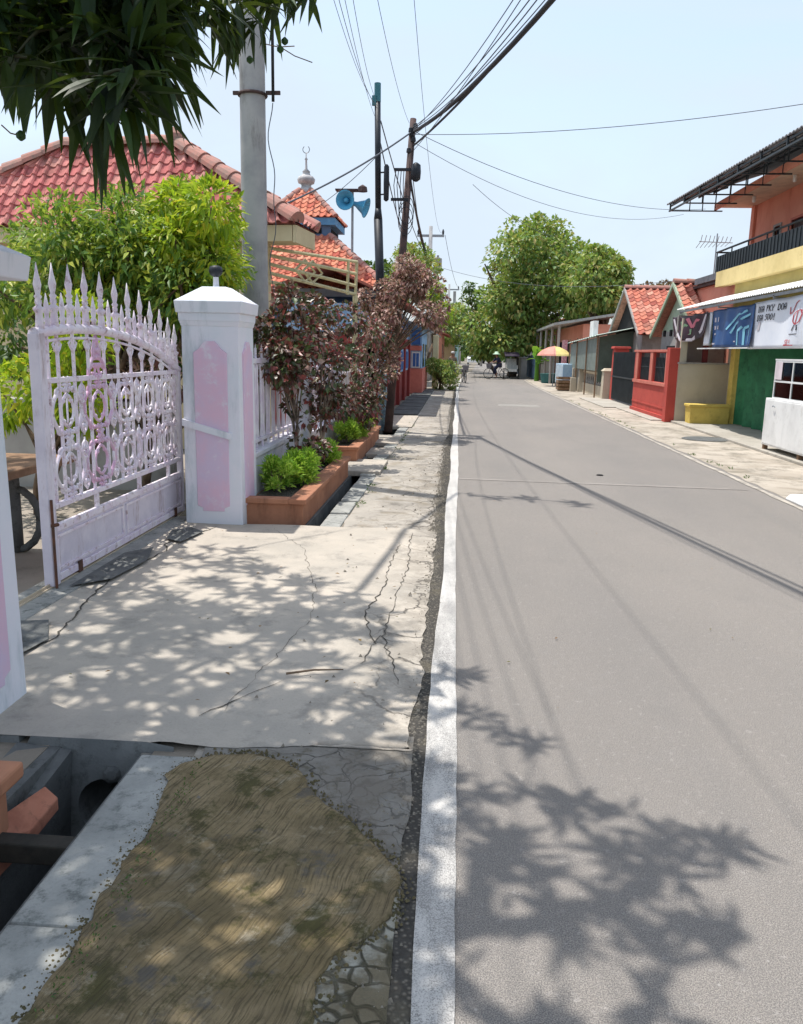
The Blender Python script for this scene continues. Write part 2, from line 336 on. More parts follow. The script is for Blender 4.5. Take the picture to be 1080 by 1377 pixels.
TRKB = P('blue_truck_paint', (60,122,165), c2=(50,106,150), rough=.5)
SKIN = P('brown_skin', (150,104,80), rough=.6)
CLOD = P('dark_navy_cloth', (44,50,76), rough=.9)
CLOG = P('grey_checked_cloth', (128,124,128), c2=(96,92,96), rough=.9, sc=30)
LTWIG = P('green_brown_twig', (62,66,44), rough=.9)
CLOT = P('khaki_cloth', (120,108,88), rough=.9)
HATG = P('pale_green_hat', (190,224,190), rough=.8)
HATW = P('pale_grey_cap', (196,192,190), rough=.8)
SACK = P('white_sack_cloth', (216,214,206), c2=(190,188,180), rough=.9, sc=9)
g = NG('display_glass'); 
gl = g.n('ShaderNodeBsdfGlossy'); gl.inputs['Roughness'].default_value = .05; tr = g.n('ShaderNodeBsdfTransparent'); tr.inputs[0].default_value = (.75,.85,.85,1)
fr = g.n('ShaderNodeFresnel'); fr.inputs[0].default_value = 1.5; mx = g.n('ShaderNodeMixShader'); g.l(fr.outputs[0], mx.inputs[0]); g.l(tr.outputs[0], mx.inputs[1]); g.l(gl.outputs[0], mx.inputs[2]); g.l(mx.outputs[0], g.out.inputs[0]); GLASS = g.m
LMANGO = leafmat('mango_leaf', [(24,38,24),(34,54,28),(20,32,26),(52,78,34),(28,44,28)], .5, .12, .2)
LYELL = leafmat('yellow_green_leaf', [(120,150,36),(160,184,40),(86,124,40),(196,200,52),(104,140,44),(212,190,60)], .5, .45)
LHEDGE = leafmat('hedge_leaf', [(70,108,50),(104,138,62),(56,88,46),(136,162,72),(188,188,84),(64,100,48)], .45, .35)
LLIME = leafmat('bright_low_shrub_leaf', [(132,176,56),(164,200,78),(96,146,50),(196,216,104),(120,160,60)], .5, .4)
LBURG = leafmat('burgundy_croton_leaf', [(120,54,56),(58,80,46),(142,70,68),(50,66,42),(92,48,48),(168,140,130),(84,100,54),(58,72,46)], .38, .2, .5)
LPINK = leafmat('pinkish_brown_leaf', [(150,104,98),(110,78,74),(184,144,132),(84,84,56),(134,100,76),(206,178,164),(74,76,54)], .45, .3, .4)
LTREE = leafmat('mixed_green_leaf', [(98,126,68),(126,150,76),(74,106,62),(150,166,86),(164,146,90),(86,118,66)], .5, .3)
LTREED = leafmat('deep_green_leaf', [(44,76,40),(60,92,44),(36,62,36),(78,108,46)], .5, .25)
LBAN = leafmat('banana_leaf', [(110,160,60),(84,136,50),(140,180,80)], .45, .4)
LDRY = leafmat('brown_foliage', [(120,92,60),(92,80,50),(140,110,70),(80,84,50)], .6, .3)
CLOUD0, CLOUD1, CLOUDC, SKYS, SUNS, EXPO = .5, .97, (2.85, 3.3, 3.85, 1), .145, 2.75, .86
# ============================================================ SETTING
TX0, TX1 = -1.62, -1.18                   # drain trench walls
def sheet(name, pts, z, mat, kind='structure', parent=None, sub=0):
    m = MB(); m.add([(x, y, z) for x, y in pts], [tuple(range(len(pts)))]); o = m.build(name, mat, parent)
    if kind: o['kind'] = kind
    return o
m = MB(); BIG = 900
for (x0, x1, y0, y1) in ((-BIG, TX0, -60, BIG), (TX1, BIG, -60, BIG)):
    m.add([(x0,y0,-.012),(x1,y0,-.012),(x1,y1,-.012),(x0,y1,-.012)], [(0,1,2,3)])
m.add([(TX0,-60,-.55),(TX1,-60,-.55),(TX1,BIG,-.55),(TX0,BIG,-.55)], [(0,1,2,3)])
m.add([(TX0,-60,-.55),(TX0,BIG,-.55),(TX0,BIG,-.012),(TX0,-60,-.012)], [(0,1,2,3)])
m.add([(TX1,-60,-.55),(TX1,BIG,-.55),(TX1,BIG,-.012),(TX1,-60,-.012)], [(3,2,1,0)])
GRD = concrete('bare_ground', (.27,.235,.19), (.19,.17,.14), (.10,.10,.07), .6, None, .5)
m.build('ground', [GRD])['kind'] = 'structure'
m = MB(); m.add([(TX0+.001,-60,-.47),(TX1-.001,-60,-.47),(TX1-.001,45,-.47),(TX0+.001,45,-.47)], [(0,1,2,3)])
g = NG('drain_water'); WAT = g.fin((.012,.013,.012,1), .25, g.bump(g.noise(8, 3), .2, .01), .3)
m.build('drain_water', WAT)['kind'] = 'structure'
# trench walls as thick cement linings
for nm, xa, xb in (('drain_wall', TX0+.002, TX0+.05), ('drain_wall', TX1-.05, TX1-.002)):
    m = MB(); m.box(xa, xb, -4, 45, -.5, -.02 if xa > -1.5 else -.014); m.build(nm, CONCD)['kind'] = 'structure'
# road: runs straight, swings slightly right beyond 35 m, then away left behind the big tree
def rx(y): return 0 if y < 34 else .0009*(y-34)**2 if y < 70 else 1.166 + .03*(y-70)
m = MB(); ys = [-30, 0, 5, 10, 15, 20, 25, 30] + list(range(34, 160, 4)) + [170, 200]
for i, y in enumerate(ys): m.v += [(rx(y)-.03, y, .0), (3.98+rx(y)*1.15, y, .0)]
for i in range(len(ys)-1): m.f.append((2*i, 2*i+1, 2*i+3, 2*i+2)); m.mi.append(0)
m.build('road', ASPH)['kind'] = 'structure'
def ribbon(name, x0f, x1f, y0, y1, z, mat, step=.12, jag=0, kind='structure', parent=None):
    m = MB(); y = y0; n = 0
    while y < y1:
        m.v += [(x0f(y)+U(-jag, jag), y, z), (x1f(y)+U(-jag, jag), y, z)]; n += 1; y += step*(1 + max(0, y)/6)
    for i in range(n-1): m.f.append((2*i, 2*i+1, 2*i+3, 2*i+2)); m.mi.append(0)
    o = m.build(name, mat, parent)
    if kind: o['kind'] = kind
    return o
ribbon('edge_line', lambda y: rx(y)-.075+.012*math.sin(y*1.3), lambda y: rx(y)+.035+.008*math.sin(y*.7), -3, 66, .006, LINE, jag=.004)
ribbon('far_edge_line', lambda y: rx(y)*1.15+3.72, lambda y: rx(y)*1.15+3.785, -3, 66, .006, P('faded_far_line', (190,180,164), c2=(140,132,122), dirt=(110,104,98), dirtamt=.8, sc=5), jag=.014)
ribbon('gravel_gutter', lambda y: rx(y)-.17+.03*noise.noise((0, y*1.1, 0)), lambda y: rx(y)-.05, -3, 40, .002, SOIL, jag=.012)
# left verge: cracked concrete pad (3 m .. 20 m)
ribbon('cracked_verge', lambda y: -1.02, lambda y: -.14+.04*noise.noise((4, y*.9, 0)), 2.2, 20.5, -.002, CONC2, jag=.02)
ribbon('far_left_path', lambda y: -1.6, lambda y: rx(y)-.2, 20.5, 60, -.004, CONC2, jag=.02)
# kerb between drain and verge
m = MB()
y = -3.
while y < 2.86:
    d = .9 if y < 0 else 1.3; m.box(-1.205, -.98, y, min(y+d-.006, 2.86), -.12, .012); y += d
y = 7.05
while y < 21:
    d = U(.55, .8); tx = U(-.012, .012); m.frus(-1.125+tx, y+d/2, -.1, U(.002, .022), .105, d/2-.012, .095, d/2-.03); y += d
m.build('drain_kerb', CONC3, bevel=.01)['kind'] = 'structure'
# right verge with broken surface and kerb steps
ribbon('right_verge', lambda y: 3.86+rx(y)*1.15+.05*noise.noise((9, y*.7, 0)), lambda y: 8.2+rx(y), -3, 66, .003, CONCR, jag=.03)
m = MB(); 
for (a, b, x0) in ((11.0, 20.6, 5.25), (20.6, 25.2, 4.85), (25.3, 30.5, 4.5)):
    m.box(x0, 8.2, a, b-.02, .0, .05 if x0 > 5 else .035)
m.build('shop_forecourt', concrete('forecourt_concrete', (.44,.41,.36), (.36,.33,.28), (.2,.19,.16), .5, None, 1.1), bevel=.01)['kind'] = 'structure'
# driveway slab over the drain
m = MB(); NX, NY = 46, 60; idx = {}
def dz(x, y):
    z = .026 + .012*noise.noise((x*1.3, y*1.3, 2)) - .03*max(0, (x+.45))/.35*.8
    w = min(1, max(0, (x+1.15)/.2)); t = min(1, max(0, (y-2.95)/.8)); return (z*(1-w) + (.0085+(z-.0085)*t)*w)
x0, x1, y0, y1 = -2.62, -.145, 2.93, 7.05
for i in range(NX+1):
    for j in range(NY+1):
        x = x0+(x1-x0)*i/NX; y = y0+(y1-y0)*j/NY
        xx = x
        if i == NX: xx += .03*noise.noise((5, y*9, 0)) + .03*noise.noise((1, y*2, 0))
        if j == 0: y += (.10*max(0, (x+1.2)) + .03*noise.noise((x*3, 0, 0)) + .03*noise.noise((x*11, 4, 0))) if x > -1.2 else 0
        idx[i, j] = len(m.v); m.v.append((xx, y, max(.0085, dz(x, y))))
for i in range(NX):
    for j in range(NY): m.f.append((idx[i,j], idx[i+1,j], idx[i+1,j+1], idx[i,j+1])); m.mi.append(0)
# the front face over the drain, with the culvert mouth cut out: ring of quads round a circle
cx, cz, cr = -1.39, -.28, .125
ring = []
m.build('driveway', CONC, smooth=True)['kind'] = 'structure'
m = MB(); n = 24; yf = 2.93
inner = [(cx+cr*math.cos(2*PI*k/n), cz+cr*1.05*math.sin(2*PI*k/n)) for k in range(n)]
def outp(a):
    c, s = math.cos(a), math.sin(a); xa, xb, za, zb = -1.75, -1.10, -.52, .026
    t = min([( (xb-cx)/c if c > 0 else (xa-cx)/c) if abs(c) > 1e-6 else 9, ((zb-cz)/s if s > 0 else (za-cz)/s) if abs(s) > 1e-6 else 9]); return (cx+t*c, cz+t*s)
outer = [outp(2*PI*k/n) for k in range(n)]
V = [(a, yf, b) for a, b in inner] + [(a, yf, b) for a, b in outer] + [(a, yf+.9, b) for a, b in inner]
F = [(k, (k+1)%n, n+(k+1)%n, n+k) for k in range(n)] + [(k, 2*n+k, 2*n+(k+1)%n, (k+1)%n) for k in range(n)] + [tuple(2*n+k for k in range(n))]
m.add(V, F); m.box(-2.62, -1.751, 2.935, 3.2, -.5, .02); m.box(-1.62, -1.2, 6.9, 7.05, -.5, .02)
m.build('culvert_face', concrete('culvert_cement', (.24,.25,.245), (.17,.18,.18), (.07,.075,.07), .7, None, 3.))['kind'] = 'structure'
# sloped cement haunch beside the mouth
m = MB(); m.add([(-1.75,2.92,.0),(-1.52,2.92,-.02),(-1.55,2.45,-.12),(-1.75,2.45,-.05),(-1.75,2.92,-.5),(-1.56,2.92,-.5),(-1.60,2.45,-.5),(-1.75,2.45,-.5)], [(0,1,2,3),(1,5,6,2),(3,2,6,7)])
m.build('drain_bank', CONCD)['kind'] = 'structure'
# mossy brushed slab (rounded far end) and the crazed strip between it and the road
pxs = [(222,1045),(245,1030),(290,1017),(340,1015),(385,1027),(412,1052),(440,1085),(475,1112),(512,1145),(537,1190),(528,1235),(492,1262),(455,1290),(430,1325),(424,1377)]
a0_ = [(-.99, -2.5+.25*i_) for i_ in range(21)] + [tuple(atZ(a_, b_)[:2]) for a_, b_ in pxs] + [(-.35, 1.3-.25*i_) for i_ in range(16)]
arc = []
for a_, b_ in zip(a0_, a0_[1:]+a0_[:1]):
    k_ = max(1, int(math.hypot(b_[0]-a_[0], b_[1]-a_[1])/.035)) if a_[1] > 1 and b_[1] > 1 else 1
    for j_ in range(k_): arc.append((a_[0]+(b_[0]-a_[0])*j_/k_, a_[1]+(b_[1]-a_[1])*j_/k_))
m = MB(); n = len(arc); cxy = (-.66, 1.6)
rings = []
for s_, z in ((1.0, .0), (.994, .014), (.975, .022)):
    ids = []
    for (x, y) in arc:
        jx = (.045*noise.noise((x*5, y*7, 1))+.02*noise.noise((x*20, y*20, 1))+.012*noise.noise((x*55, y*55, 1)))*(.55 if x > -.95 else .8); ids.append(len(m.v)); m.v.append((cxy[0]+(x-cxy[0])*s_+jx, cxy[1]+(y-cxy[1])*s_, z+.006*noise.noise((x*5, y*5, s_*3))))
    rings.append(ids)
for a, b in zip(rings, rings[1:]):
    for i in range(n): m.f.append((a[i], a[(i+1)%n], b[(i+1)%n], b[i])); m.mi.append(0)
m.f.append(tuple(rings[-1])); m.mi.append(0)
m.build('mossy_slab', MOSS)['kind'] = 'structure'
m = MB(); 
ribbon('crazed_strip', lambda y: -.46, lambda y: -.125+.02*noise.noise((0, y*4, 3)), -2.5, 2.32, .0085, SLABS, .1, jag=.01)
ribbon('cement_patch', lambda y: -.97, lambda y: -.13+.02*noise.noise((0, y*4, 3)), 2.0, 3.25, .006, concrete('rough_grey_cement', (.25,.235,.21), (.17,.16,.14), (.10,.088,.06), .85, (4., -.6, -.3), 4.), .1, jag=.012)
# small loose stones and litter as things of stuff: gravel along the edge
m = MB()
for i in range(2600):
    y = -1 + 16*random.random()**1.5; x = -.17 + random.gauss(0, .035) if random.random() < .95 else U(-.9, -.2)
    s_ = U(.002, .008) * (1.2 if y < 5 else 1.8)
    if x > -.04: continue
    z = .002 if y > 2.95 or x > -.3 else .02
    z0 = z if not (2.95 < y < 7.05 and x < -.26) else .028
    m.add([(x-s_,y-s_*U(.5,1),z0),(x+s_,y-s_*.6,z0),(x+s_*.5,y+s_,z0),(x-s_*.7,y+s_*.8,z0),(x+U(-.3,.3)*s_,y,z0+s_*U(.8,1.6))], [(0,1,4),(1,2,4),(2,3,4),(3,0,4)])
tag(m.build('loose_gravel', P('gravel_stone', (150,140,124), island=.6, rough=.95)), 'loose stones along the road edge', 'gravel', kind='stuff')
# dry leaf litter scattered on verges
m = MB()
for i in range(420):
    if random.random() < .45: x, y = U(-2.2, -.2), U(3, 18)
    elif random.random() < .5: x, y = U(3.9, 5.2), U(9, 34)
    else: x, y = U(0.1, 3.7), U(2, 30)
    if x < -.3 and y > 7.1 and x < -1: continue
    s_ = U(.006, .02)*(1 if x < 0 else .7)
    m.leaf(Vector((x, y, .048 if x < 0 else .012)), Vector((U(-1,1), U(-1,1), 0)), Vector((U(-.3,.3), U(-.3,.3), 1)), s_*2, s_, .1)
tag(m.build('leaf_litter', LDRY), 'dry fallen leaves scattered on paving', 'litter', kind='stuff')
# driveway cracks (open joints), fallen stick, dark spots
def crackline(pts, w, name='pavement_crack', z=.045):
    m = MB(); P_ = []
    for a, b in zip(pts, pts[1:]):
        a = Vector(a); b = Vector(b); k = max(2, int((b-a).length/.05))
        for i in range(k): 
            p = a.lerp(b, i/k); P_.append(p + Vector((U(-1,1), U(-1,1)))*.014)
    for i, p in enumerate(P_):
        t = (P_[min(i+1, len(P_)-1)] - P_[max(i-1, 0)]).normalized(); q = Vector((-t.y, t.x)); ww = w*U(.25, 1.)*min(1, i/3+.2, (len(P_)-i)/3)
        for s_ in (1, -1):
            pt = p + q*ww*s_; m.v.append((pt.x, pt.y, max(.0085, dz(pt.x, pt.y))+.004))
    for i in range(len(P_)-1): m.f.append((2*i, 2*i+1, 2*i+3, 2*i+2)); m.mi.append(0)
    o = m.build(name, SOIL); o['kind'] = 'structure'; return o
crackline([(-2.12,6.9),(-2.2,6.45),(-2.33,6.2),(-2.24,5.98),(-2.34,5.3),(-2.28,4.7),(-2.14,4.0),(-2.2,3.75)], .008)
crackline([(-.43,6.49),(-.47,5.9),(-.45,5.13),(-.52,4.7),(-.47,4.4),(-.41,4.17),(-.46,3.79)], .005)
crackline([(-.37,6.9),(-.33,5.8),(-.36,4.9),(-.37,4.23),(-.28,3.9),(-.24,3.6)], .004)
crackline([(-.41,4.17),(-.38,4.3),(-.3,4.15)], .006)
crackline([(-1.6,6.9),(-1.2,6.2),(-.9,5.1),(-.83,4.5),(-.9,3.9),(-1.0,3.2)], .002)
crackline([(-.8,3.6),(-.95,3.4),(-1.1,3.15)], .004)
m = MB(); m.tube([(-.79,3.64,.045),(-.66,3.69,.05),(-.52,3.72,.046)], [.006,.005,.003], 6)
tag(m.build('fallen_stick', TRUNK), 'thin dry stick lying on the cracked driveway', 'stick')
# patched threshold under the gate: raised strip
m = MB(); m.box(-2.75, -2.45, 3.35, 7.25, -.02, .034); m.build('gate_threshold', CONC3, bevel=.008)['kind'] = 'structure'
for pts in ([(-2.5,4.9),(-2.3,5.1),(-2.25,5.6),(-2.35,6.0),(-2.5,5.8)], [(-2.36,6.3),(-2.2,6.2),(-2.14,6.6),(-2.3,6.75),(-2.42,6.6)], [(-2.45,3.5),(-2.2,3.6),(-2.15,3.95),(-2.3,4.25),(-2.5,4.2)]):
    m = MB(); k = len(pts); m.add([(x, y, .047) for x, y in pts], [tuple(range(k))]); m.build('dark_cement_patch', CONCD)['kind'] = 'structure'
m = MB(); m.box(-12, -2.751, 1, 12, -.01, .02); m.build('yard', YARD)['kind'] = 'structure'
# cover slabs over the drain beyond the planter
def slab(x0, x1, y0, y1, z, lab):
    m = MB(); m.box(x0, x1, y0, y1, z-.07, z); tag(m.build('drain_cover_slab', CONC, bevel=.008), lab, 'concrete slab', 'slabs bridging the drain')
slab(-1.66, -.98, 10.35, 11.55, .045, 'broad pale concrete slab bridging the drain where the orange planter steps')
slab(-1.40, -1.0, 12.35, 13.2, .02, 'small cracked slab over the drain in front of the far orange planter')
slab(-1.66, -1.0, 13.9, 15.3, .02, 'grey slab over the drain just before the foot of the poles')
slab(-1.66, -.95, 17.0, 20.0, .03, 'long sunlit slab over the drain beyond the poles')
m = MB(); m.box(-1.7, -1.0, 20.3, 34, -.06, .035)
for k in range(9): m.box(-1.69, -1.01, 20.3+k*1.5, 20.33+k*1.5, .036, .045)
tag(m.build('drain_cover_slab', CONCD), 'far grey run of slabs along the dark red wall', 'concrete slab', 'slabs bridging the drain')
# manhole / oily stain, pale repair bars on road
m = MB(); 
for (x, y, a, b) in ((4.9, 16.2, .45, .2), ): m.lathe((x, y, .012), [(a, 0), (a*.9, .012)], 20)
tag(m.build('drain_lid', CONCD), 'dark round drain lid in the right-hand verge before the shop', 'drain lid')
sheet('road_patch', [(1.25,25.0),(2.55,24.8),(2.5,25.7),(1.3,25.8)], .004, P('pale_repair', (150,146,138), rough=.9))
sheet('road_patch', [(.05,10.2),(3.6,10.0),(3.6,10.09),(.05,10.3)], .004, P('old_joint', (143,136,129), rough=.9))
m = MB(); m.lathe((1.95, 10.9, .005), [(.05,0),(.04,.008)], 8); tag(m.build('squashed_can', DARK), 'small dark flattened scrap on the open road', 'scrap')
# white kerb stone at right edge
m = MB(); m.frus(3.98, 9.15, 0, .07, .16, .32, .12, .27); tag(m.build('kerb_stone', WHITE, bevel=.02), 'whitewashed stone at the right edge of the road', 'kerb stone')

m = MB()
for a_, b_ in [(arc[i_], arc[(i_+1) % len(arc)]) for i_ in range(len(arc))]:
    if a_[1] < .9 or b_[1] < .9: continue
    for _ in range(16):
        t_ = random.random(); x = a_[0]+(b_[0]-a_[0])*t_+random.gauss(0, .022); y = a_[1]+(b_[1]-a_[1])*t_+random.gauss(0, .022); s_ = U(.002, .008); z0 = .012 if y > 2.3 or x > -.9 else .014
        k_ = random.randint(5, 7); m.add([(x+s_*U(.6,1.2)*math.cos(2*PI*q/k_), y+s_*U(.6,1.3)*math.sin(2*PI*q/k_), z0-.004) for q in range(k_)] + [(x, y, z0+s_*.5)], [(q, (q+1) % k_, k_) for q in range(k_)])
tag(m.build('moss_crumbs', P('moss_crumb', (120,106,72), c2=(88,84,50), rough=.95, island=.6, sc=9)), 'crumbs of moss and mortar around the mossy slab', 'crumbs', kind='stuff')
# ============================================================ LEFT SIDE
def pillar(cx, cy, hw, hd, h, label, lamp=False, ck=1.0):
    r = empty('gate_pillar', (cx, cy, 0), label, 'gate pillar')
    m = MB(); m.frus(cx, cy, -.02, h-.34, hw*1.03, hd*1.03, hw*.99, hd*.99); m.build('shaft', PILW, r, bevel=.008)
    m = MB(); m.frus(cx, cy, h-.345, h-.30, hw*1.0, hd*1.0, hw*1.05, hd*1.05); m.frus(cx, cy, h-.301, h-.23, hw*1.06, hd*1.06, hw*1.07, hd*1.07)
    m.frus(cx, cy, h-.231, h-.13, hw*1.13*ck, hd*1.13*ck, hw*1.17*ck, hd*1.17*ck)
    m.frus(cx, cy, h-.131, h, hw*1.16*ck, hd*1.16*ck, hw*.42, hd*.42); m.build('cap', PILW, r, bevel=.006)
    # raised pink panels with chamfered arched top on the camera side and the road side
    def panel(face):
        m = MB(); w = hw*.58; zt = h-.5; zb = .14; c = .05
        out = [(-w+c,zb),(w-c,zb),(w-c,zb+c*.6),(w,zb+c),(w,zt-c*1.4),(w-c,zt-c*.7),(w-c*1.5,zt),(w*.3,zt+.03),(-w*.3,zt+.03),(-w+c*1.5,zt),(-w+c,zt-c*.7),(-w,zt-c*1.4),(-w,zb+c),(-w+c,zb+c*.6)]
        if face == 'front': pts = [(cx+a, cy-hd*1.0-.014, b) for a, b in out]; m.prism(pts, (0, .03, 0))
        else: pts = [(cx+hw*1.0+.014, cy+a*hd/hw, b) for a, b in out]; m.prism(pts, (-.03, 0, 0))
        m.build('pink_panel', PILP, r, bevel=.004)
    panel('front'); panel('side')
    m = MB(); z = h*.42; m.prism([(cx-hw*1.03, cy-hd*1.03-.022, z+.08),(cx+hw*.7, cy-hd*1.03-.022, z-.04),(cx+hw*.7, cy-hd*1.03-.022, z-.10),(cx-hw*1.03, cy-hd*1.03-.022, z+.02)], (0,.03,0)); m.build('plaster_patch', PILW, r)
    if lamp:
        m = MB(); m.lathe((cx-.01, cy, h), [(.028,0),(.024,.09)], 10); st = m.build('lamp_stem', PILW, r, smooth=False)
        m = MB(); m.lathe((cx-.01, cy, h+.09), [(.02,0),(.05,.02),(.062,.05),(.056,.085),(.02,.1)], 14); m.build('lamp_socket', STEELB, r, smooth=True)
    return r
pillar(-2.215, 3.04, .28, .28, 2.09, 'lilac gate pillar cut off by the left edge of the photo, nearest the camera', False, 1.2)
pillar(-2.17, 7.28, .255, .26, 2.12, 'square lilac and pink gate pillar with black lamp socket beside the orange planter', True)
# ---- sliding gate in the plane x = -2.6
GX = -2.62
gate = empty('metal_gate', (GX, 6.1, 0), 'white and pink ornate metal gate leaf with spear finials standing on its track', 'gate')
def ztop(y): t = (y-5.6); return 1.705 - (.07*t*t if t > 0 else .09*t*t) - (.012*t**3 if t > 0 else 0)
Y0, Y1 = 4.93, 7.44
m = MB(); m.box(GX-.035, GX+.035, Y0-.05, Y0+.04, .04, ztop(Y0)+.0); m.build('end_post', GATEC, gate, bevel=.008)
m = MB(); m.box(GX-.025, GX+.025, Y1-.03, Y1+.025, .04, ztop(Y1)); m.build('end_post', GATEC, gate, bevel=.008)
m = MB(); ys = [Y0-.04+(Y1-Y0+.06)*i/40 for i in range(41)]
m.tube([(GX, y, ztop(y)) for y in ys], .034, 10); m.build('arched_top_rail', GATEW, gate, smooth=True)
m = MB(); m.tube([(GX, y, ztop(y)-.062) for y in ys], .011, 6)
m.box(GX-.02, GX+.02, Y0+.04, Y1-.03, .535, .57); m.box(GX-.02, GX+.02, Y0+.04, Y1-.03, .385, .43); m.box(GX-.025, GX+.025, Y0+.04, Y1-.03, .055, .105)
m.box(GX-.012, GX+.012, Y0+.04, Y1-.03, 1.35, 1.385)
for y in (Y0+.04, 5.62, 6.42, 7.1): m.box(GX-.015, GX+.015, y, y+.03, .431, .534)
m.build('cross_rails', GATEW, gate, bevel=.004)
m = MB(); m.box(GX-.008, GX+.008, Y0+.04, Y1-.03, .106, .384); m.build('sheet_panel', GATEC, gate)
m = MB()
for a, b in ((Y0+.07, 6.05), (6.13, Y1-.06)):
    for z in (.125, .345): m.box(GX+.009, GX+.02, a, b, z, z+.018)
    for y in (a, b): m.box(GX+.009, GX+.0205, y-.018, y, .125, .363)
m.build('panel_moulding', GATEW, gate)
bars = [Y0+.12, 5.18, 5.40, 5.62, 5.88, 6.12, 6.37, 6.60, 6.82, 7.04, 7.24]
m = MB()
for y in bars: m.box(GX-.009, GX+.009, y-.009, y+.009, .57, ztop(y)-.03)
m.build('vertical_bars', GATEW, gate)
# spears
for i, y in enumerate([Y0+.05, 5.17, 5.39, 5.62, 5.87, 6.12, 6.36, 6.60, 6.82, 7.04, 7.24, 7.40]):
    m = MB(); z = ztop(y)+.02; k = .93 if i < 8 else .86
    m.lathe((GX, y, z), [(.030,0),(.026,.05*k),(.022,.10*k),(.036,.125*k),(.036,.135*k),(.018,.15*k),(.014,.19*k),(.026,.21*k),(.014,.225*k),(.022,.265*k),(.026,.29*k),(.018,.33*k),(.012,.36*k),(.002,.43*k)], 8)
    for s_ in (-1, 1): m.tube([(GX, y+s_*.012, z+.15*k), (GX, y+s_*.034, z+.165*k), (GX, y+s_*.036, z+.19*k)], [.005,.006,.003], 5)
    for s_ in (-1, 1): m.tube([(GX, y+s_*.014, z+.1*k), (GX, y+s_*.046, z+.118*k), (GX, y+s_*.044, z+.145*k)], [.007,.008,.003], 5)
    m.build('tall_spear', GATEW, gate, smooth=True)
for i, y in enumerate([5.075, 5.28, 5.505, 5.745, 5.995, 6.24, 6.48, 6.71, 6.93, 7.14, 7.33]):
    m = MB(); z = ztop(y)+.02; m.lathe((GX, y, z), [(.020,0),(.016,.03),(.024,.05),(.014,.065),(.020,.10),(.016,.14),(.002,.215)], 8); m.build('short_spear', GATEW, gate, smooth=True)
def arcp(cy, cz, r, a0, a1, n=10, r1=None): 
    r1 = r if r1 is None else r1
    return [(GX, cy+(r+(r1-r)*i/n)*math.cos(R(a0+(a1-a0)*i/n)), cz+(r+(r1-r)*i/n)*math.sin(R(a0+(a1-a0)*i/n))) for i in range(n+1)]
def scroll_bay(m, yc, z0, z1, w):
    h = z1-z0; zc = (z0+z1)/2
    for s_ in (-1, 1):
        def q(pts): return [(x, yc+s_*(y-yc), z) for x, y, z in pts]
        # outer C-scrolls: long bow with a curl at both ends
        bow = [(GX, yc+w*(.20+.24*math.sin(PI*t)), z0+.03+(h-.06)*t) for t in [k/12 for k in range(13)]]
        m.tube(q(bow), .014, 6)
        m.tube(q(arcp(yc+w*.26, z1-.065, .038, 180, -110, 10, .018)), .009, 5)
        m.tube(q(arcp(yc+w*.26, z0+.065, .038, 180, 470, 10, .018)), .009, 5)
        # inner ovals
        ov = [(GX, yc+w*.19*abs(math.sin(PI*t))**.7, zc-h*.30+h*.60*t) for t in [k/12 for k in range(13)]]
        m.tube(q(ov), .011, 6)
        for zz in (z0+.04, z1-.04, zc-h*.18, zc+h*.18): m.lathe((GX, yc+s_*w*.12, zz), [(.004,-.016),(.016,-.008),(.018,0),(.016,.008),(.004,.016)], 6)
        m.tube(q([(GX, yc+w*.44, zc), (GX, yc+w*.5, zc+.05), (GX, yc+w*.44, zc+.1)]), .008, 5)
    for zz in (z0+.01, z1-.01):     # leaf rosette where the bays meet
        for k in range(6):
            a = k*PI/3; m.tube([(GX, yc, zz), (GX+.006, yc+.04*math.cos(a), zz+.04*math.sin(a)), (GX, yc+.062*math.cos(a), zz+.062*math.sin(a))], [.008,.014,.004], 5)
bays = [(5.27, .225), (5.75, .26), (6.245, .245), (6.71, .22), (7.14, .20)]
for yc, w in bays:
    if abs(yc-5.75) < .01: continue
    m1 = MB()
    for z0, z1 in ((.585, .95), (.975, 1.345)): scroll_bay(m1, yc, z0, z1, w*2.1)
    m1.box(GX-.004, GX+.004, yc-.006, yc+.006, .58, 1.35)
    m1.build('scrollwork', GATEW, gate, smooth=True)
for yc in (5.005, 5.50, 6.0, 6.48, 6.93, 7.33):
    m1 = MB()
    for z0, z1 in ((.585, .95), (.975, 1.345)):
        zc = (z0+z1)/2; m1.box(GX-.004, GX+.004, yc-.006, yc+.006, z0, z1+.01)
        m1.tube([(GX, yc+.034*math.sin(t), zc+.06*math.cos(t)) for t in [k*PI/6 for k in range(13)]], .011, 5)
        for s_ in (-1, 1):
            m1.tube([(GX, yc, zc+s_*.06), (GX, yc+.045, zc+s_*.10), (GX, yc+.03, zc+s_*.15), (GX, yc, zc+s_*.17), (GX, yc-.03, zc+s_*.15), (GX, yc-.045, zc+s_*.10), (GX, yc, zc+s_*.06)], .009, 5)
            m1.lathe((GX, yc, zc+s_*.12), [(.004,-.02),(.018,-.008),(.02,0),(.016,.01),(.004,.02)], 6)
    m1.build('small_scrolls', GATEW, gate, smooth=True)
m1 = MB(); yc = 5.75
for z0, z1 in ((.585, .95), (.975, 1.345)): scroll_bay(m1, yc, z0, z1, .54)
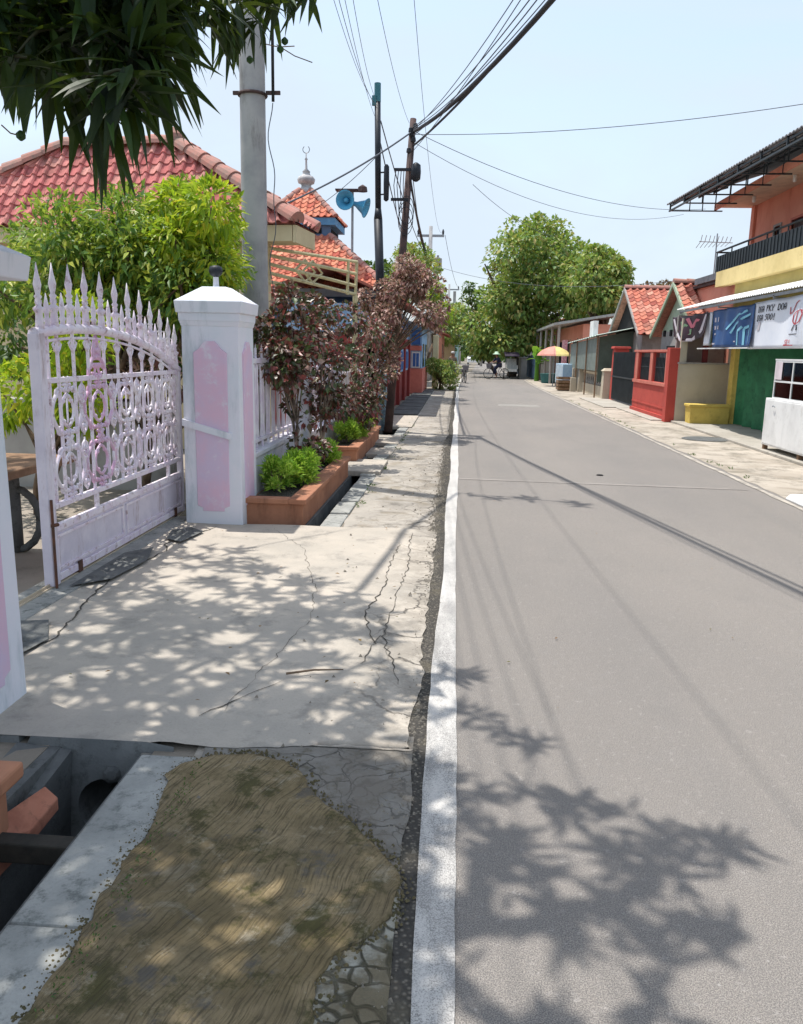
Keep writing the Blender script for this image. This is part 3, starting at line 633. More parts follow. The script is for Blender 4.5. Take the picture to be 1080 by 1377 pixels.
# pointed pink crest above it
crest = [(0,.34),(.03,.27),(.055,.23),(.05,.19),(.095,.15),(.13,.10),(.14,.05),(.11,.0)]
for s_ in (-1, 1):
    m1.tube([(GX, yc+s_*a, 1.33+b*.98) for a, b in crest], .013, 6)
    m1.tube([(GX, yc+s_*(.06+.035*math.cos(t)), 1.43+.035*math.sin(t)) for t in [k*.6 for k in range(10)]], .009, 5)
    m1.tube([(GX, yc+s_*(.035+.025*math.cos(t)), 1.52+.025*math.sin(t)) for t in [k*.6 for k in range(10)]], .008, 5)
for z in (1.38, 1.45, 1.51, 1.56, 1.62):
    for s_ in (-1, 0, 1): m1.lathe((GX, yc+s_*.022*(1.65-z)*8, z), [(.004,-.02),(.018,-.008),(.02,0),(.016,.012),(.004,.022)], 6)
m1.build('pink_crest_panel', GATEP, gate, smooth=True)
for yc in bars[1:-1]:
    z = ztop(yc)-.062; m1 = MB()
    for s_ in (-1, 1): m1.tube([(GX, yc, z-.10), (GX, yc+s_*.035, z-.06), (GX, yc+s_*.055, z-.03), (GX, yc+s_*.03, z-.012)], [.006,.008,.008,.005], 5)
    m1.build('top_curl', GATEW, gate, smooth=True)
for y in (5.27, 7.2):
    m = MB(); m.lathe((GX-.015, y, .055), [(.045,0),(.045,.03)], 16, ax=(1,0,0)); m.box(GX-.03, GX-.022, y-.03, y+.03, .04, .12); m.box(GX+.022, GX+.03, y-.03, y+.03, .04, .12); m.build('wheel', RUST, gate)
m = MB(); m.tube([(GX+.05, Y0-.05, .0), (GX+.05, Y0-.05, .62)], .009, 6); m.tube([(GX+.04, Y0-.05, .45), (GX+.06, Y0-.0, .45)], .012, 6); m.build('drop_bolt', RUST, gate)
m = MB(); m.box(GX-.02, GX+.02, 3.3, 7.45, .030, .042); m.box(GX-.003, GX+.003, 3.3, 7.45, .040, .06)
tag(m.build('gate_track', P('sandy_track', (206,188,160), rough=.9)), 'straight steel track set in the threshold under the gate', 'gate track')
# bench / clutter seen through the gap behind the pillar
b = empty('garden_table', (-3.4, 5.4, 0), 'old table with cast round leg seen between left pillar and gate', 'table')
m = MB(); m.box(-4.1, -2.95, 4.9, 6.0, .70, .76); m.build('tabletop', BAMB, b, bevel=.01)
for y in (5.1, 5.8):
    m = MB(); m.tube([(-3.35, y, .03), (-3.35, y, .7)], .05, 10); m.tube([(-3.35+.2*math.cos(t), y, .28+.24*math.sin(t)) for t in [k*PI/8 for k in range(17)]], .03, 8); m.build('leg', CONCD, b, smooth=True)
m = MB(); m.box(-6.5, -3.1, 8.6, 8.8, 0, .95); m.box(-6.5,-3.1,8.55,8.85,.951,1.0); tag(m.build('garden_wall', GREY), 'low grey wall in the yard behind the gate', 'wall')
# ---- near orange planter and trench bits
m = MB()
p = empty('orange_planter', (-1.9, 1.2, 0), 'orange planter cut off at the left edge beside the open drain mouth', 'planter')
m.box(-2.6, -1.50, -2.0, 2.42, -.16, .125); m.build('trough', ORAN, p, bevel=.012)
m = MB(); m.box(-2.62, -1.455, -2.0, 2.46, .126, .185); m.build('coping', ORAN, p, bevel=.012)
m = MB(); m.prism([(-1.53,2.44,-.01),(-1.50,2.66,-.03),(-1.43,2.62,-.05),(-1.455,2.46,-.09),(-1.50,2.3,-.13),(-1.52,2.3,-.03)], (0,0,-.05))
tag(m.build('plaster_chunk', ORAD, bevel=.006), 'broken slab of orange plaster lodged beside the open drain', 'plaster chunk')
m = MB(); m.frus(-1.34, 2.34, -.105, -.035, .2, .038, .2, .034); tag(m.build('timber_beam', WOODD, bevel=.006), 'dark timber wedged across the open drain', 'beam')
m = MB(); m.tube([(-1.50, 2.15, -.08), (-1.36, .9, -.3)], .006, 6); tag(m.build('thin_rod', WOODD), 'thin dark rod lying along the open drain', 'rod')
m = MB(); m.lathe((-1.36, 2.92, -.12), [(.01,-.02),(.034,-.012),(.036,.008),(.02,.02)], 8, ax=(.4,-1,.2)); tag(m.build('broken_lump', CONCD), 'dark lump of broken cement above the culvert mouth', 'rubble')
# ---- far orange planters
def planter(x0, x1, y0, y1, h, lab):
    r = empty('orange_planter', ((x0+x1)/2, (y0+y1)/2, 0), lab, 'planter')
    m = MB(); m.box(x0, x1, y0, y1, -.02, h-.05); m.build('trough', ORAN, r, bevel=.008)
    m = MB(); t = .13
    m.box(x1-t, x1+.035, y0-.035, y1+.02, h-.049, h); m.box(x0, x1-t, y0-.035, y0+t*.8, h-.049, h-.001); m.build('coping', ORAN, r, bevel=.008)
    m = MB(); m.box(x0+.02, x1-t, y0+.1, y1-.05, h-.09, h-.045); m.build('soil', SOIL, r)
planter(-1.93, -1.385, 7.16, 10.25, .25, 'long orange planter of bright green shrubs right behind the lilac pillar')
planter(-1.90, -1.41, 11.3, 14.6, .25, 'shorter far orange planter ending near the foot of the poles')
m = MB(); m.box(-1.615, -1.36, 7.06, 15, -.5, -.021); m.build('planter_footing', CONCD)['kind'] = 'structure'
# ---- boundary fence x = -2.0
def fence_panel(y0, y1, z0, z1, label, style):
    r = empty('boundary_fence_panel', (-2.0, (y0+y1)/2, 0), label, 'fence panel', 'fence panels behind the planters')
    m = MB(); m.box(-2.08, -1.95, y0, y1, -.02, z0); m.box(-2.1, -1.93, y0, y1, z0+.001, z0+.05); m.build('base_wall', FENW, r, bevel=.006)
    m = MB(); m.box(-2.03, -1.99, y0, y1, z1-.05, z1); m.box(-2.03, -1.99, y0, y1, z0+.12, z0+.15); m.build('rails', FENL, r)
    m = MB(); n = int((y1-y0)/(.24 if style == 0 else .17))
    for i in range(n):
        y = y0+(i+.5)*(y1-y0)/n
        if style == 0:
            m.box(-2.02, -2.0, y-.01, y+.01, z0+.05, z1+.10)
            m.tube([(-2.01, y+.06*math.sin(t), (z0+z1)/2+.05+(z1-z0)*.36*math.cos(t)) for t in [k*PI/8 for k in range(17)]], .011, 5)
            m.tube([(-2.01, y-.08, z0+.16), (-2.01, y+.08, z1-.06)], .009, 5); m.tube([(-2.01, y+.08, z0+.16), (-2.01, y-.08, z1-.06)], .009, 5)
            m.tube([(-2.01, y, z1), (-2.01, y, z1+.14)], [.014,.002], 6)
        else:
            m.box(-2.03, -1.99, y-.06, y+.06, z0+.05, z1-.051)
            m.tube([(-2.01, y, z1), (-2.01, y, z1+.10)], [.02,.002], 6)
    m.build('infill', FENL if style == 0 else FENW, r)
fence_panel(7.60, 10.1, .55, 1.50, 'lilac lattice fence panel right of the gate pillar', 0)
fence_panel(10.36, 12.9, .46, 1.36, 'second lilac lattice fence panel, middle of the fence', 0)
fence_panel(13.16, 16.5, .42, 1.20, 'far fence panel of broad white upright boards', 1)
for y, l in ((10.23, 'slim white fence post between the two lattice panels'), (13.03, 'slim white fence post before the white board panel'), (16.65, 'slim white fence post at the far end beside the dark red wall')):
    m = MB(); m.frus(-2.0, y, -.02, 1.45-(y-10)*.05, .13, .13, .12, .12); zt = 1.45-(y-10)*.05; m.frus(-2.0, y, zt+.001, zt+.06, .16, .16, .15, .15); tag(m.build('fence_post', FENW, bevel=.006), l, 'fence post')
# ---- poles
cp = empty('concrete_utility_pole', (-2.48, 10.1, 0), 'thick round concrete pole rising through the yellow-green bush behind the fence', 'utility pole')
m = MB(); m.tube([(-2.53, 10.1, 0), (-2.53, 10.1, 2.4), (-2.53, 10.1, 5), (-2.53, 10.1, 9.2)], [.165, .155, .148, .12], 24, caps=True); m.build('shaft', CPOLE, cp, smooth=True)
m = MB(); z = 4.52; m.tube([(-2.53+.162*math.cos(t), 10.1+.162*math.sin(t), z) for t in [k*PI/10 for k in range(21)]], .018, 6); m.box(-2.35, -2.18, 10.0, 10.03, z-.02, z+.02); m.box(-2.74,-2.65,10.0,10.03,z-.02,z+.02); m.build('steel_clamp', IRONBR, cp)
m = MB(); m.tube([(-2.26, 9.99, 4.42), (-2.26, 9.99, 7.5)], .018, 8); m.build('service_conduit', STEELB, cp, smooth=True)
m = MB(); m.tube([(-2.27+.03*math.sin(z*4+1)+.02*math.sin(z*9), 9.97, z) for z in [4.4-.08*k for k in range(40)]], .006, 5); m.build('loose_wire', CABLEF, cp)
bp = empty('steel_pole', (-1.50, 16.4, 0), 'straight black steel pole with pale blue flaking foot, left of the leaning pole', 'utility pole')
m = MB(); A = Vector((-1.52, 16.4, 0)); m.tube([(-1.56, 16.4, 1.9), (-1.66, 16.4, 4.1)], .085, 14); m.tube([(-1.66,16.4,4.1),(-1.662,16.4,4.3)], [.085,.06], 14); m.tube([(-1.662, 16.4, 4.28), (-1.70, 16.4, 6.25)], .058, 14); m.build('shaft', STEELB, bp, smooth=True)
m = MB(); m.tube([(-1.50, 16.4, 0), (-1.56, 16.4, 1.905)], .092, 14); m.build('painted_foot', STEELBL, bp, smooth=True)
m = MB(); m.tube([(-1.70, 16.4, 6.22), (-1.703, 16.4, 6.55)], .062, 12); m.box(-1.80,-1.72,16.33,16.40,6.15,6.32); m.build('blue_tape', P('teal_tape', (50,120,130)), bp)
m = MB(); m.lathe((-1.50, 16.3, 4.75), [(.02,-.33),(.05,-.30),(.055,.0),(.05,.3),(.02,.34)], 10); m.tube([(-1.64,16.35,4.95),(-1.5,16.3,4.95)], .015, 6); m.tube([(-1.64,16.35,4.55),(-1.5,16.3,4.55)], .015, 6); m.build('splice_closure', STEELB, bp, smooth=True)
lp = empty('leaning_pole', (-1.34, 15.9, 0), 'thin brown leaning pole crowded with cables beside the black steel pole', 'utility pole')
m = MB(); a = Vector((-1.36, 15.95, 0)); bb = Vector((-1.02, 16.5, 5.95)); m.tube([a, a.lerp(bb, .5), bb], [.085, .075, .06], 12); m.build('shaft', IRONBR, lp, smooth=True)
def lpz(z): return a.lerp(bb, z/5.95)
for z, w in ((5.0, .28), (4.45, .3)):
    m = MB(); c = lpz(z); m.box(c.x-w, c.x+.04, c.y-.12, c.y-.07, z-.025, z+.025); m.build('bracket', STEELB, lp)
m = MB(); c = lpz(5.0); m.lathe((c.x+.14, c.y-.12, 4.95), [(.03,-.17),(.085,-.13),(.095,0),(.085,.13),(.03,.17)], 12); m.build('junction_can', STEELB, lp, smooth=True)
for k in range(3):
    m = MB(); c = lpz(4.0+.12*k); m.tube([(c.x+.02+.14*math.cos(t), c.y-.12, 4.05+.1*k+.26*math.sin(t)) for t in [j*PI/8 for j in range(17)]], .007, 5); m.build('cable_loop', CABLE, lp)
m = MB()
for k in range(4): c = lpz(4.7); m.tube([(c.x-.22+.05*k, c.y-.14, 5.0), (c.x-.26+.06*k, c.y-.14, 4.7), (c.x-.2+.05*k, c.y-.14, 4.2)], .008, 5)
m.build('hanging_wires', CABLE, lp); m = MB()
for z in (5.55, 5.65, 5.72, 5.8, 5.35): c = lpz(z); m.lathe((c.x+U(-.07,.07), c.y-.08, z), [(.02,-.05),(.05,-.03),(.04,.04),(.01,.06)], 8)
m.build('cable_terminals', CABLE, lp)
# ---- tiled roofs
def tile_patch(name, a, b, c, d, mat, parent, tw=.22, th=.27, amp=.035):
    """slope a-b = eave (left to right), d-c = upper edge; real overlapping S-tiles"""
    a, b, c, d = map(Vector, (a, b, c, d)); eu = (b-a).normalized(); nrm = eu.cross(((c+d)/2-(a+b)/2)).normalized()
    if nrm.z < 0: nrm = -nrm
    vv = nrm.cross(eu).normalized()
    if vv.z < 0: vv = -vv
    Hh = (d-a).dot(vv); nr = max(1, int(round(Hh/th))); th = Hh/nr
    m = MB(); prof = [(-.5,.0),(-.38,-.35),(-.2,-.5),(0,-.2),(.16,.55),(.3,1.),(.42,.8),(.52,.1)]
    for r in range(nr):
        t0, t1 = r/nr, min(1.0, (r+1.12)/nr)
        L0, L1 = a.lerp(d, t0), a.lerp(d, t1); R0, R1 = b.lerp(c, t0), b.lerp(c, t1)
        l0, r0 = (L0-a).dot(eu), (R0-a).dot(eu); l1, r1 = (L1-a).dot(eu), (R1-a).dot(eu)
        lo, hi = min(l0, l1), max(r0, r1); k0 = int(math.floor(lo/tw)); k1 = int(math.ceil(hi/tw))
        for k in range(k0, k1+1):
            cx = (k+.5)*tw + U(-.004,.004); vs = []; jit = U(-.006,.006)
            if cx+tw*.5 < lo or cx-tw*.5 > hi: continue
            for (row, lft) in ((0, .028), (1, .004)):
                for (pu, ph) in prof:
                    u = cx+pu*tw
                    lim0, lim1 = (l0, r0) if row == 0 else (l1, r1)
                    u = max(lim0, min(lim1, u))
                    v = (r*th - .02 + jit) if row == 0 else min(Hh, (r+1.12)*th)
                    vs.append(a + eu*u + vv*v + nrm*(amp*ph + lft + .035))
            n = len(prof); fs = [(i, i+1, n+i+1, n+i) for i in range(n-1)]
            # butt end (thickness) of each tile
            b0 = len(vs); vs += [Vector(v)-nrm*.02 for v in vs[:n]]; fs += [(i+1, i, b0+i, b0+i+1) for i in range(n-1)]
            m.add(vs, fs)
    # deck under the tiles
    k_ = -nrm*.01; m.add([a+k_, b+k_, c+k_, d+k_], [(0,1,2,3)])
    return m.build(name, mat, parent)
def ridge(m, p, q, r=.11, L=.32, lift=.05):
    p, q = Vector(p), Vector(q); n = max(1, int((q-p).length/L)); d = (q-p)/n; t = d.normalized(); w = t.cross(Vector((0,0,1))).normalized(); up = w.cross(t)
    for i in range(n):
        s0 = p + d*i; s1 = s0 + d*1.08; vs = []
        for c_, rr in ((s0, r*1.12), (s0+d*.1, r*1.12), (s1, r*.92)):
            for k in range(9):
                an = PI*k/8; vs.append(c_ + w*math.cos(an)*rr + up*(math.sin(an)*rr+lift-.03))
        m.add(vs, [(j*9+k, j*9+k+1, j*9+9+k+1, j*9+9+k) for j in range(2) for k in range(8)] + [tuple(range(8,-1,-1))])
# house with faded pink roof behind the hedge
h = empty('house', (-6, 13.5, 0), 'cream house with faded pink tiled hip roof behind the bushes on the left', 'house')
AP = atY(236, 196, 13.0); AL = atY(91, 214, 13.25); AL.z = AP.z; AL.y = AP.y+(AP.x-AL.x)*.12
Cc = atY(398, 300, 11.9); Dd = Vector((-9.0, Cc.y+(Cc.x+9.0)*.12, Cc.z)); bk_ = Vector((.12, 1, 0)).normalized()*2*((AP-Cc).dot(Vector((.12,1,0)).normalized())); bk_ *= .55; Ee = Cc+bk_; Ff = Dd+bk_
tile_patch('front_slope', Dd, Cc, AP, AL, TILEP, h, tw=.19, th=.20, amp=.04); tile_patch('side_slope', Cc, Ee, AP+Vector((.0,.02,0)), AP, TILEP, h, tw=.19, th=.20, amp=.04)
tile_patch('left_slope', Ff, Dd, AL, AL+Vector((0,.02,0)), TILEP, h); tile_patch('back_slope', Ee, Ff, AL, AP, TILEP, h, tw=.4, th=.5); 
m = MB(); ridge(m, Cc, AP, .14); ridge(m, AL, AP, .14); ridge(m, Dd, AL, .14); ridge(m, Ee, AP, .14); m.lathe(AP+Vector((0,0,.06)), [(.16,0),(.15,.1),(.06,.2)], 8); m.build('ridge_tiles', RIDGE, h, smooth=False)
ins = lambda p, s1, s2: p+Vector((1,-.12,0)).normalized()*s1+Vector((.12,1,0)).normalized()*s2-Vector((0,0,p.z))
m = MB(); m.prism([ins(Dd,.6,.6), ins(Cc,-.6,.6), ins(Ee,-.6,-.6), ins(Ff,.6,-.6)], (0,0,Cc.z-.16)); m.build('wall', CREAM, h)
m = MB(); zz = Cc.z; m.prism([(Cc.x, Cc.y+.02, zz-.02),(Ee.x, Ee.y, zz-.02),(Ee.x, Ee.y, zz-.26),(Cc.x, Cc.y+.02, zz-.26)], (-.05, 0, 0)); m.prism([(Dd.x, Dd.y+.02, zz-.02),(Cc.x-.06, Cc.y+.02, zz-.02),(Cc.x-.06, Cc.y+.02, zz-.24),(Dd.x, Dd.y+.02, zz-.24)], (0, .05, 0)); m.build('fascia', CREAM, h)
m = MB(); m.prism([ins(Dd,.1,.1)+Vector((0,0,zz-.15)), ins(Cc,-.1,.1)+Vector((0,0,zz-.15)), ins(Ee,-.1,-.1)+Vector((0,0,zz-.15)), ins(Ff,.1,-.1)+Vector((0,0,zz-.15))], (0,0,-.05)); m.build('soffit', CREAM, h)
# cream ornamental truss canopy over the yard entrance
c = empty('canopy_frame', (-2.6, 13.6, 0), 'sagging cream metal frame with diamond ornament between the pink roof and the mosque', 'canopy frame')
p0, p1, p2, p3 = atY(352, 332, 12.4), atY(480, 352, 14.2), atY(478, 398, 14.2), atY(356, 378, 12.4)
def L3(a, b, t): return a.lerp(b, t)
m = MB(); bars_ = [(p0, p1), (p1, p2), (L3(p0,p3,.45), L3(p1,p2,.7)), (L3(p0,p3,.2), L3(p1,p2,.35)), (L3(p0,p3,.72), L3(p1,p2,.95)), (p0,p3), (L3(p0,p1,.9), L3(p3,p2,.9)), (p3, L3(p3,p2,.2))]
for a_, b_ in bars_: m.tube([a_, b_], .028, 6)
for t in (.42, .5):
    ce = L3(L3(p0,p1,t), L3(p3,p2,t), .5); w = (p1-p0).normalized()*.22
    q = [ce-w, ce+Vector((0,0,.17)), ce+w, ce-Vector((0,0,.17)), ce-w]; m.tube(q, .02, 6)
m.build('truss', CREAMM, c)
for p_ in (p0, p2): m = MB(); m.tube([p_, (p_.x, p_.y, 0)], .045, 8); m.build('post', CREAMM, c)
# mosque
MY = 24.0
mo = empty('mosque', (-4.6, MY+1.5, 0), 'small mosque with orange tiled tiered roof, white finial and blue walls', 'mosque')
ap = atY(412, 258, MY+1.0); eL = atY(370, 297, MY); eR = atY(455, 300, MY-.1); hw = (eR.x-eL.x)/2+.10; cx_ = atY(412, 258, MY+hw).x; ez = (eL.z+eR.z)/2+.14; cy_ = MY+hw; ap = atY(412, 258, cy_)
q = lambda sx, sy, w, z: Vector((cx_+sx*w, cy_+sy*w, z))
top = Vector((cx_, cy_, ap.z))
def pyr(w, z0, tw_, z1, pre):
    for i, ((ax, ay), (bx, by)) in enumerate((((-1,-1),(1,-1)), ((1,-1),(1,1)), ((1,1),(-1,1)), ((-1,1),(-1,-1)))):
        tile_patch(pre, q(ax,ay,w,z0), q(bx,by,w,z0), q(bx,by,tw_,z1), q(ax,ay,tw_,z1), TILEO, mo, tw=.2, th=.2, amp=.04)
pyr(hw, ez, .16, ap.z, 'upper_roof')
for sx, sy in ((-1,-1),(1,-1),(1,1),(-1,1)): m = MB(); ridge(m, q(sx,sy,hw,ez), q(sx,sy,.16,ap.z), .09, .24); m.build('upper_hip_tiles', RIDGE, mo)
m = MB(); w2 = hw*.82; m.box(cx_-hw*.99, cx_+hw*.99, cy_-hw*.99, cy_+hw*.99, ez-.20, ez-.0); m.build('blue_fascia', BLUE, mo)
lowz = ez-.62
m = MB(); m.box(cx_-w2, cx_+w2, cy_-w2, cy_+w2, lowz-.1, ez-.201); m.build('lantern_wall', BLUED, mo)
for k in (-.5, 0, .5):
    m = MB(); m.box(cx_+k*w2-.18, cx_+k*w2+.18, cy_-w2-.02, cy_-w2+.02, lowz+.2, ez-.26); m.build('lantern_window', DARK, mo)
    m = MB(); m.box(cx_+w2-.02, cx_+w2+.02, cy_+k*w2-.18, cy_+k*w2+.18, lowz+.2, ez-.26); m.build('lantern_window', DARK, mo)
LW = 2.75; lz = atY(420, 388, cy_-LW).z
pyr(LW, lz, w2+.02, lowz+.12, 'lower_roof')
for sx, sy in ((-1,-1),(1,-1),(1,1),(-1,1)): m = MB(); ridge(m, q(sx,sy,LW,lz), q(sx,sy,w2,lowz+.12), .1, .26); m.build('lower_hip_tiles', RIDGE, mo)
m = MB(); m.box(cx_-LW-.02, cx_+LW+.02, cy_-LW-.02, cy_+LW+.02, lz-.20, lz-.0); m.build('white_fascia', P('fascia_pale', (190,206,220)), mo)
m = MB(); m.box(cx_-LW+.3, cx_+LW-.3, cy_-LW+.3, cy_+LW-.3, 0, lz-.201); m.build('wall', BLUED, mo)
m = MB(); t0 = ap.z
m.lathe((cx_, cy_, t0-.02), [(.26,-.1),(.24,.08),(.15,.14),(.15,.22),(.24,.26),(.27,.36),(.22,.44),(.13,.48),(.10,.56),(.12,.58),(.04,.66),(.025,.9),(.05,.93),(.02,.97),(.012,1.12)], 14); m.build('finial', P('grey_white_finial', (196,192,190), c2=(150,146,146), rough=.8, sc=5), mo, smooth=True)
m = MB(); 
for s_ in (-1, 1): m.tube([(cx_+s_*.10*math.sin(t), cy_, t0+1.18-.10*math.cos(t)) for t in [k*.28 for k in range(10)]], .012, 5)
m.build('crescent', GALV, mo)
# horn speakers on a bracket
hs = atY(468, 270, 23.2); e = empty('horn_loudspeaker', hs, 'pair of blue horn loudspeakers on a mast beside the mosque roof', 'loudspeaker')
def horn(c, d, sc_=1.):
    m = MB(); m.lathe(c, [(.05,-.28*sc_),(.06,-.2*sc_),(.07,-.1*sc_),(.12,0),(.22*sc_,.16*sc_),(.31*sc_,.24*sc_),(.32*sc_,.26*sc_),(.28*sc_,.23*sc_),(.18*sc_,.13*sc_),(.07,.02),(.05,.0)], 20, ax=d); m.lathe(Vector(c)+Vector(d).normalized()*.1, [(.06,-.06),(.07,.02),(.03,.06)], 12, ax=d); m.build('horn', HORN, e, smooth=True)
horn(hs+Vector((.0,-.15,-.02)), (-.15,-1,-.1), .82); horn(hs+Vector((.30,.1,-.1)), (1,-.15,-.35), .85)
m = MB(); m.box(hs.x-.35, hs.x+.45, hs.y-.05, hs.y+.25, hs.z+.27, hs.z+.31); m.lathe((hs.x+.4, hs.y, hs.z+.3), [(.14,-.06),(.12,.06),(.02,.12)], 8); m.build('rain_board', IRONBR, e)
m = MB(); m.tube([(hs.x+.1, hs.y+.2, 0), (hs.x+.1, hs.y+.2, hs.z+.3)], .035, 8); m.build('mast', GALV, e)
# dark red street wall with pilasters (x=-1.65, y 17..37)
w = empty('red_boundary_wall', (-1.8, 18.6, 0), 'dark red wall right behind the poles and red-leaved tree', 'wall')
m = MB(); m.box(-1.95, -1.78, 17.2, 20.6, -.02, 1.9); m.build('wall_face', REDD, w)
m = MB(); m.box(-1.99, -1.70, 20.2, 20.6, -.02, 2.0); m.box(-1.99, -1.72, 17.2, 17.5, -.02, 1.98); m.build('pilaster', REDD, w, bevel=.01)
m = MB(); m.box(-5, -1.96, 17.0, 17.2, 0, 1.7); m.build('return_wall', REDD, w)
w = empty('blue_red_house', (-2.4, 25, 0), 'two-tone house, red below and pale blue above, with blue windows', 'house')
m = MB(); m.box(-4.5, -1.85, 20.7, 30, -.02, 2.0); m.build('lower_wall', REDD, w)
m = MB(); m.box(-4.5, -1.87, 20.7, 30, 2.001, 2.75); m.build('upper_wall', BLUEP, w)
for y in (22.2, 24.6, 27, 29.6):
    m = MB(); m.box(-1.85, -1.76, y-.15, y+.15, -.02, 2.0); m.build('pilaster', REDD, w, bevel=.01)
for y in (23.4, 25.8, 28.3):
    m = MB(); m.box(-1.88, -1.80, y-.65, y+.65, .95, 1.65); f = m.build('window', BLUEP, w)
    m = MB(); m.box(-1.80, -1.78, y-.55, y-.05, 1.02, 1.58); m.box(-1.80, -1.78, y+.05, y+.55, 1.02, 1.58); pn = m.build('pane', WINB, f); pn.location = (0,0,0)
    m = MB(); m.box(-1.86, -1.79, y-.6, y+.6, 2.15, 2.6); f = m.build('upper_window', BLUEP, w)
    m = MB(); m.box(-1.79, -1.77, y-.5, y+.5, 2.2, 2.55); pn = m.build('pane', WINB, f); pn.location = (0,0,0)
m = MB(); m.add([(-1.2,20.5,2.72),(-1.2,30.2,2.72),(-3.4,30.2,3.7),(-3.4,20.5,3.7),(-5.4,20.5,2.8),(-5.4,30.2,2.8)], [(0,1,2,3),(3,2,5,4)]); o = m.build('roof', TILER, w)
so = o.modifiers.new('thick', 'SOLIDIFY'); so.thickness = .06
# houses further along the left
def lhouse(y0, y1, x1, hh, wallm, roofm, lab, over=.5, dz_=.9):
    w = empty('far_house', (x1-1.5, (y0+y1)/2, 0), lab, 'house', 'houses far along the left side')
    m = MB(); m.box(x1-5, x1, y0, y1, 0, hh); m.build('wall', wallm, w)
    m = MB(); m.add([(x1+over,y0-.3,hh-.05),(x1+over,y1+.3,hh-.05),(x1-2.5,y1+.3,hh+dz_),(x1-2.5,y0-.3,hh+dz_),(x1-5.3,y0-.3,hh-.1),(x1-5.3,y1+.3,hh-.1)], [(0,1,2,3),(3,2,5,4)]); o = m.build('roof', roofm, w); s_ = o.modifiers.new('thick', 'SOLIDIFY'); s_.thickness = .08
    m = MB(); m.prism([(x1,y0-.001,hh),(x1-5,y0-.001,hh),(x1-2.5,y0-.001,hh+dz_*.9)], (0,.1,0)); m.build('gable', wallm, w)
    for k in range(2):
        y = y0+(k+.5)*(y1-y0)/2
        m = MB(); m.box(x1-.02, x1+.03, y-.5, y+.5, hh*.4, hh*.75); m.build('window', WIND, w)
    return w
w_ = lhouse(31.2, 36, -1.42, 2.5, BLUEP, ROOFD, 'far left pale blue house with pink dado and blue windows beyond the red wall', .3)
m = MB(); m.box(-3.9, -1.42, 31.15, 31.199, 0, .95); m.box(-3.9, -1.42, 31.15, 31.199, 1.62, 1.8); m.box(-1.419, -1.38, 31.15, 36, 0, .95); m.build('pink_dado', REDT, w_)
for a_ in (-1.80, -2.35):
    m = MB(); m.box(a_, a_+.32, 31.12, 31.198, .97, 1.58); f = m.build('front_window', WHITE, w_)
    m = MB(); m.box(a_+.05, a_+.15, 31.10, 31.119, 1.02, 1.52); m.box(a_+.18, a_+.28, 31.10, 31.119, 1.02, 1.52); m.build('pane', WINB, f)
    m = MB(); m.box(a_, a_+.32, 31.12, 31.198, 1.84, 2.38); m.build('upper_window', WINB, w_)
lhouse(37.5, 44, -2.2, 2.7, CREAM, TILER, 'far left cream house with red roof after the bush')
lhouse(46, 54, -1.7, 2.6, GREY, ROOFN, 'far left grey house with pale sheet roof')
lhouse(56, 66, -1.2, 2.8, SALM, TILER, 'far left salmon house, small and partly behind foliage')
lhouse(69, 80, -.4, 3.0, CREAM, ROOFN, 'farthest left cream building near the end of the road')
for y, l in ((36.4, 'pale narrow gatepost beyond the blue windows'), (37.6, 'grey narrow gatepost next to the far bush')):
    m = MB(); m.frus(-1.05, y, 0, 2.3, .12, .12, .11, .11); tag(m.build('gatepost', CREAM, bevel=.01), l, 'gatepost')
# ============================================================ RIGHT SIDE
def corr(x0, x1, ya, yb, z0, z1, amp=.015, per=.076, along='y'):
    """corrugated sheet: slopes from (x0,z0) to (x1,z1), ribs run down the slope, wave along y"""
    m = MB(); n = int((yb-ya)/per*4)
    for i in range(n+1):
        y = ya+(yb-ya)*i/n; dzz = amp*math.sin(2*PI*y/per); m.v += [(x0, y, z0+dzz), (x1, y, z1+dzz)]
    for i in range(n): m.f.append((2*i, 2*i+1, 2*i+3, 2*i+2)); m.mi.append(0)
    return m
# ---- two-storey shop house
sh = empty('shop_house', (8.2, 16, 0), 'two-storey orange and yellow shop house with dark balcony and white awning', 'shop house')
YF = 20.3           # far side wall of the shop
def wallx(m, x, th, y0, y1, z0, z1, holes):      # wall in plane x with openings (y0,y1,z0,z1)
    ys = sorted(set([y0, y1] + [h for o in holes for h in o[:2]])); zs = sorted(set([z0, z1] + [h for o in holes for h in o[2:]]))
    for a, b in zip(ys, ys[1:]):
        for c, d in zip(zs, zs[1:]):
            if any(o[0] <= (a+b)/2 <= o[1] and o[2] <= (c+d)/2 <= o[3] for o in holes): continue
            m.box(x, x+th, a, b, c, d)
m = MB(); wallx(m, 6.5, .15, 5, YF, 2.45, 3.42, []); m.box(6.5, 6.65, 5, 8.0, 0, 2.449); m.build('front_wall', OLIV, sh)
m = MB(); m.box(6.655, 12, YF-.15, YF, 0, 3.42); m.box(6.5, 6.65, YF-.62, YF, 0, 2.449); m.build('side_wall', BEIGE, sh)
m = MB(); m.box(6.42, 6.62, YF-.72, YF-.42, .05, 2.4); m.build('yellow_pilaster', YELL, sh, bevel=.01)
m = MB(); m.box(6.38, 6.66, YF-.76, YF-.38, 1.95, 2.25); m.build('pilaster_block', WHITE, sh, bevel=.01)
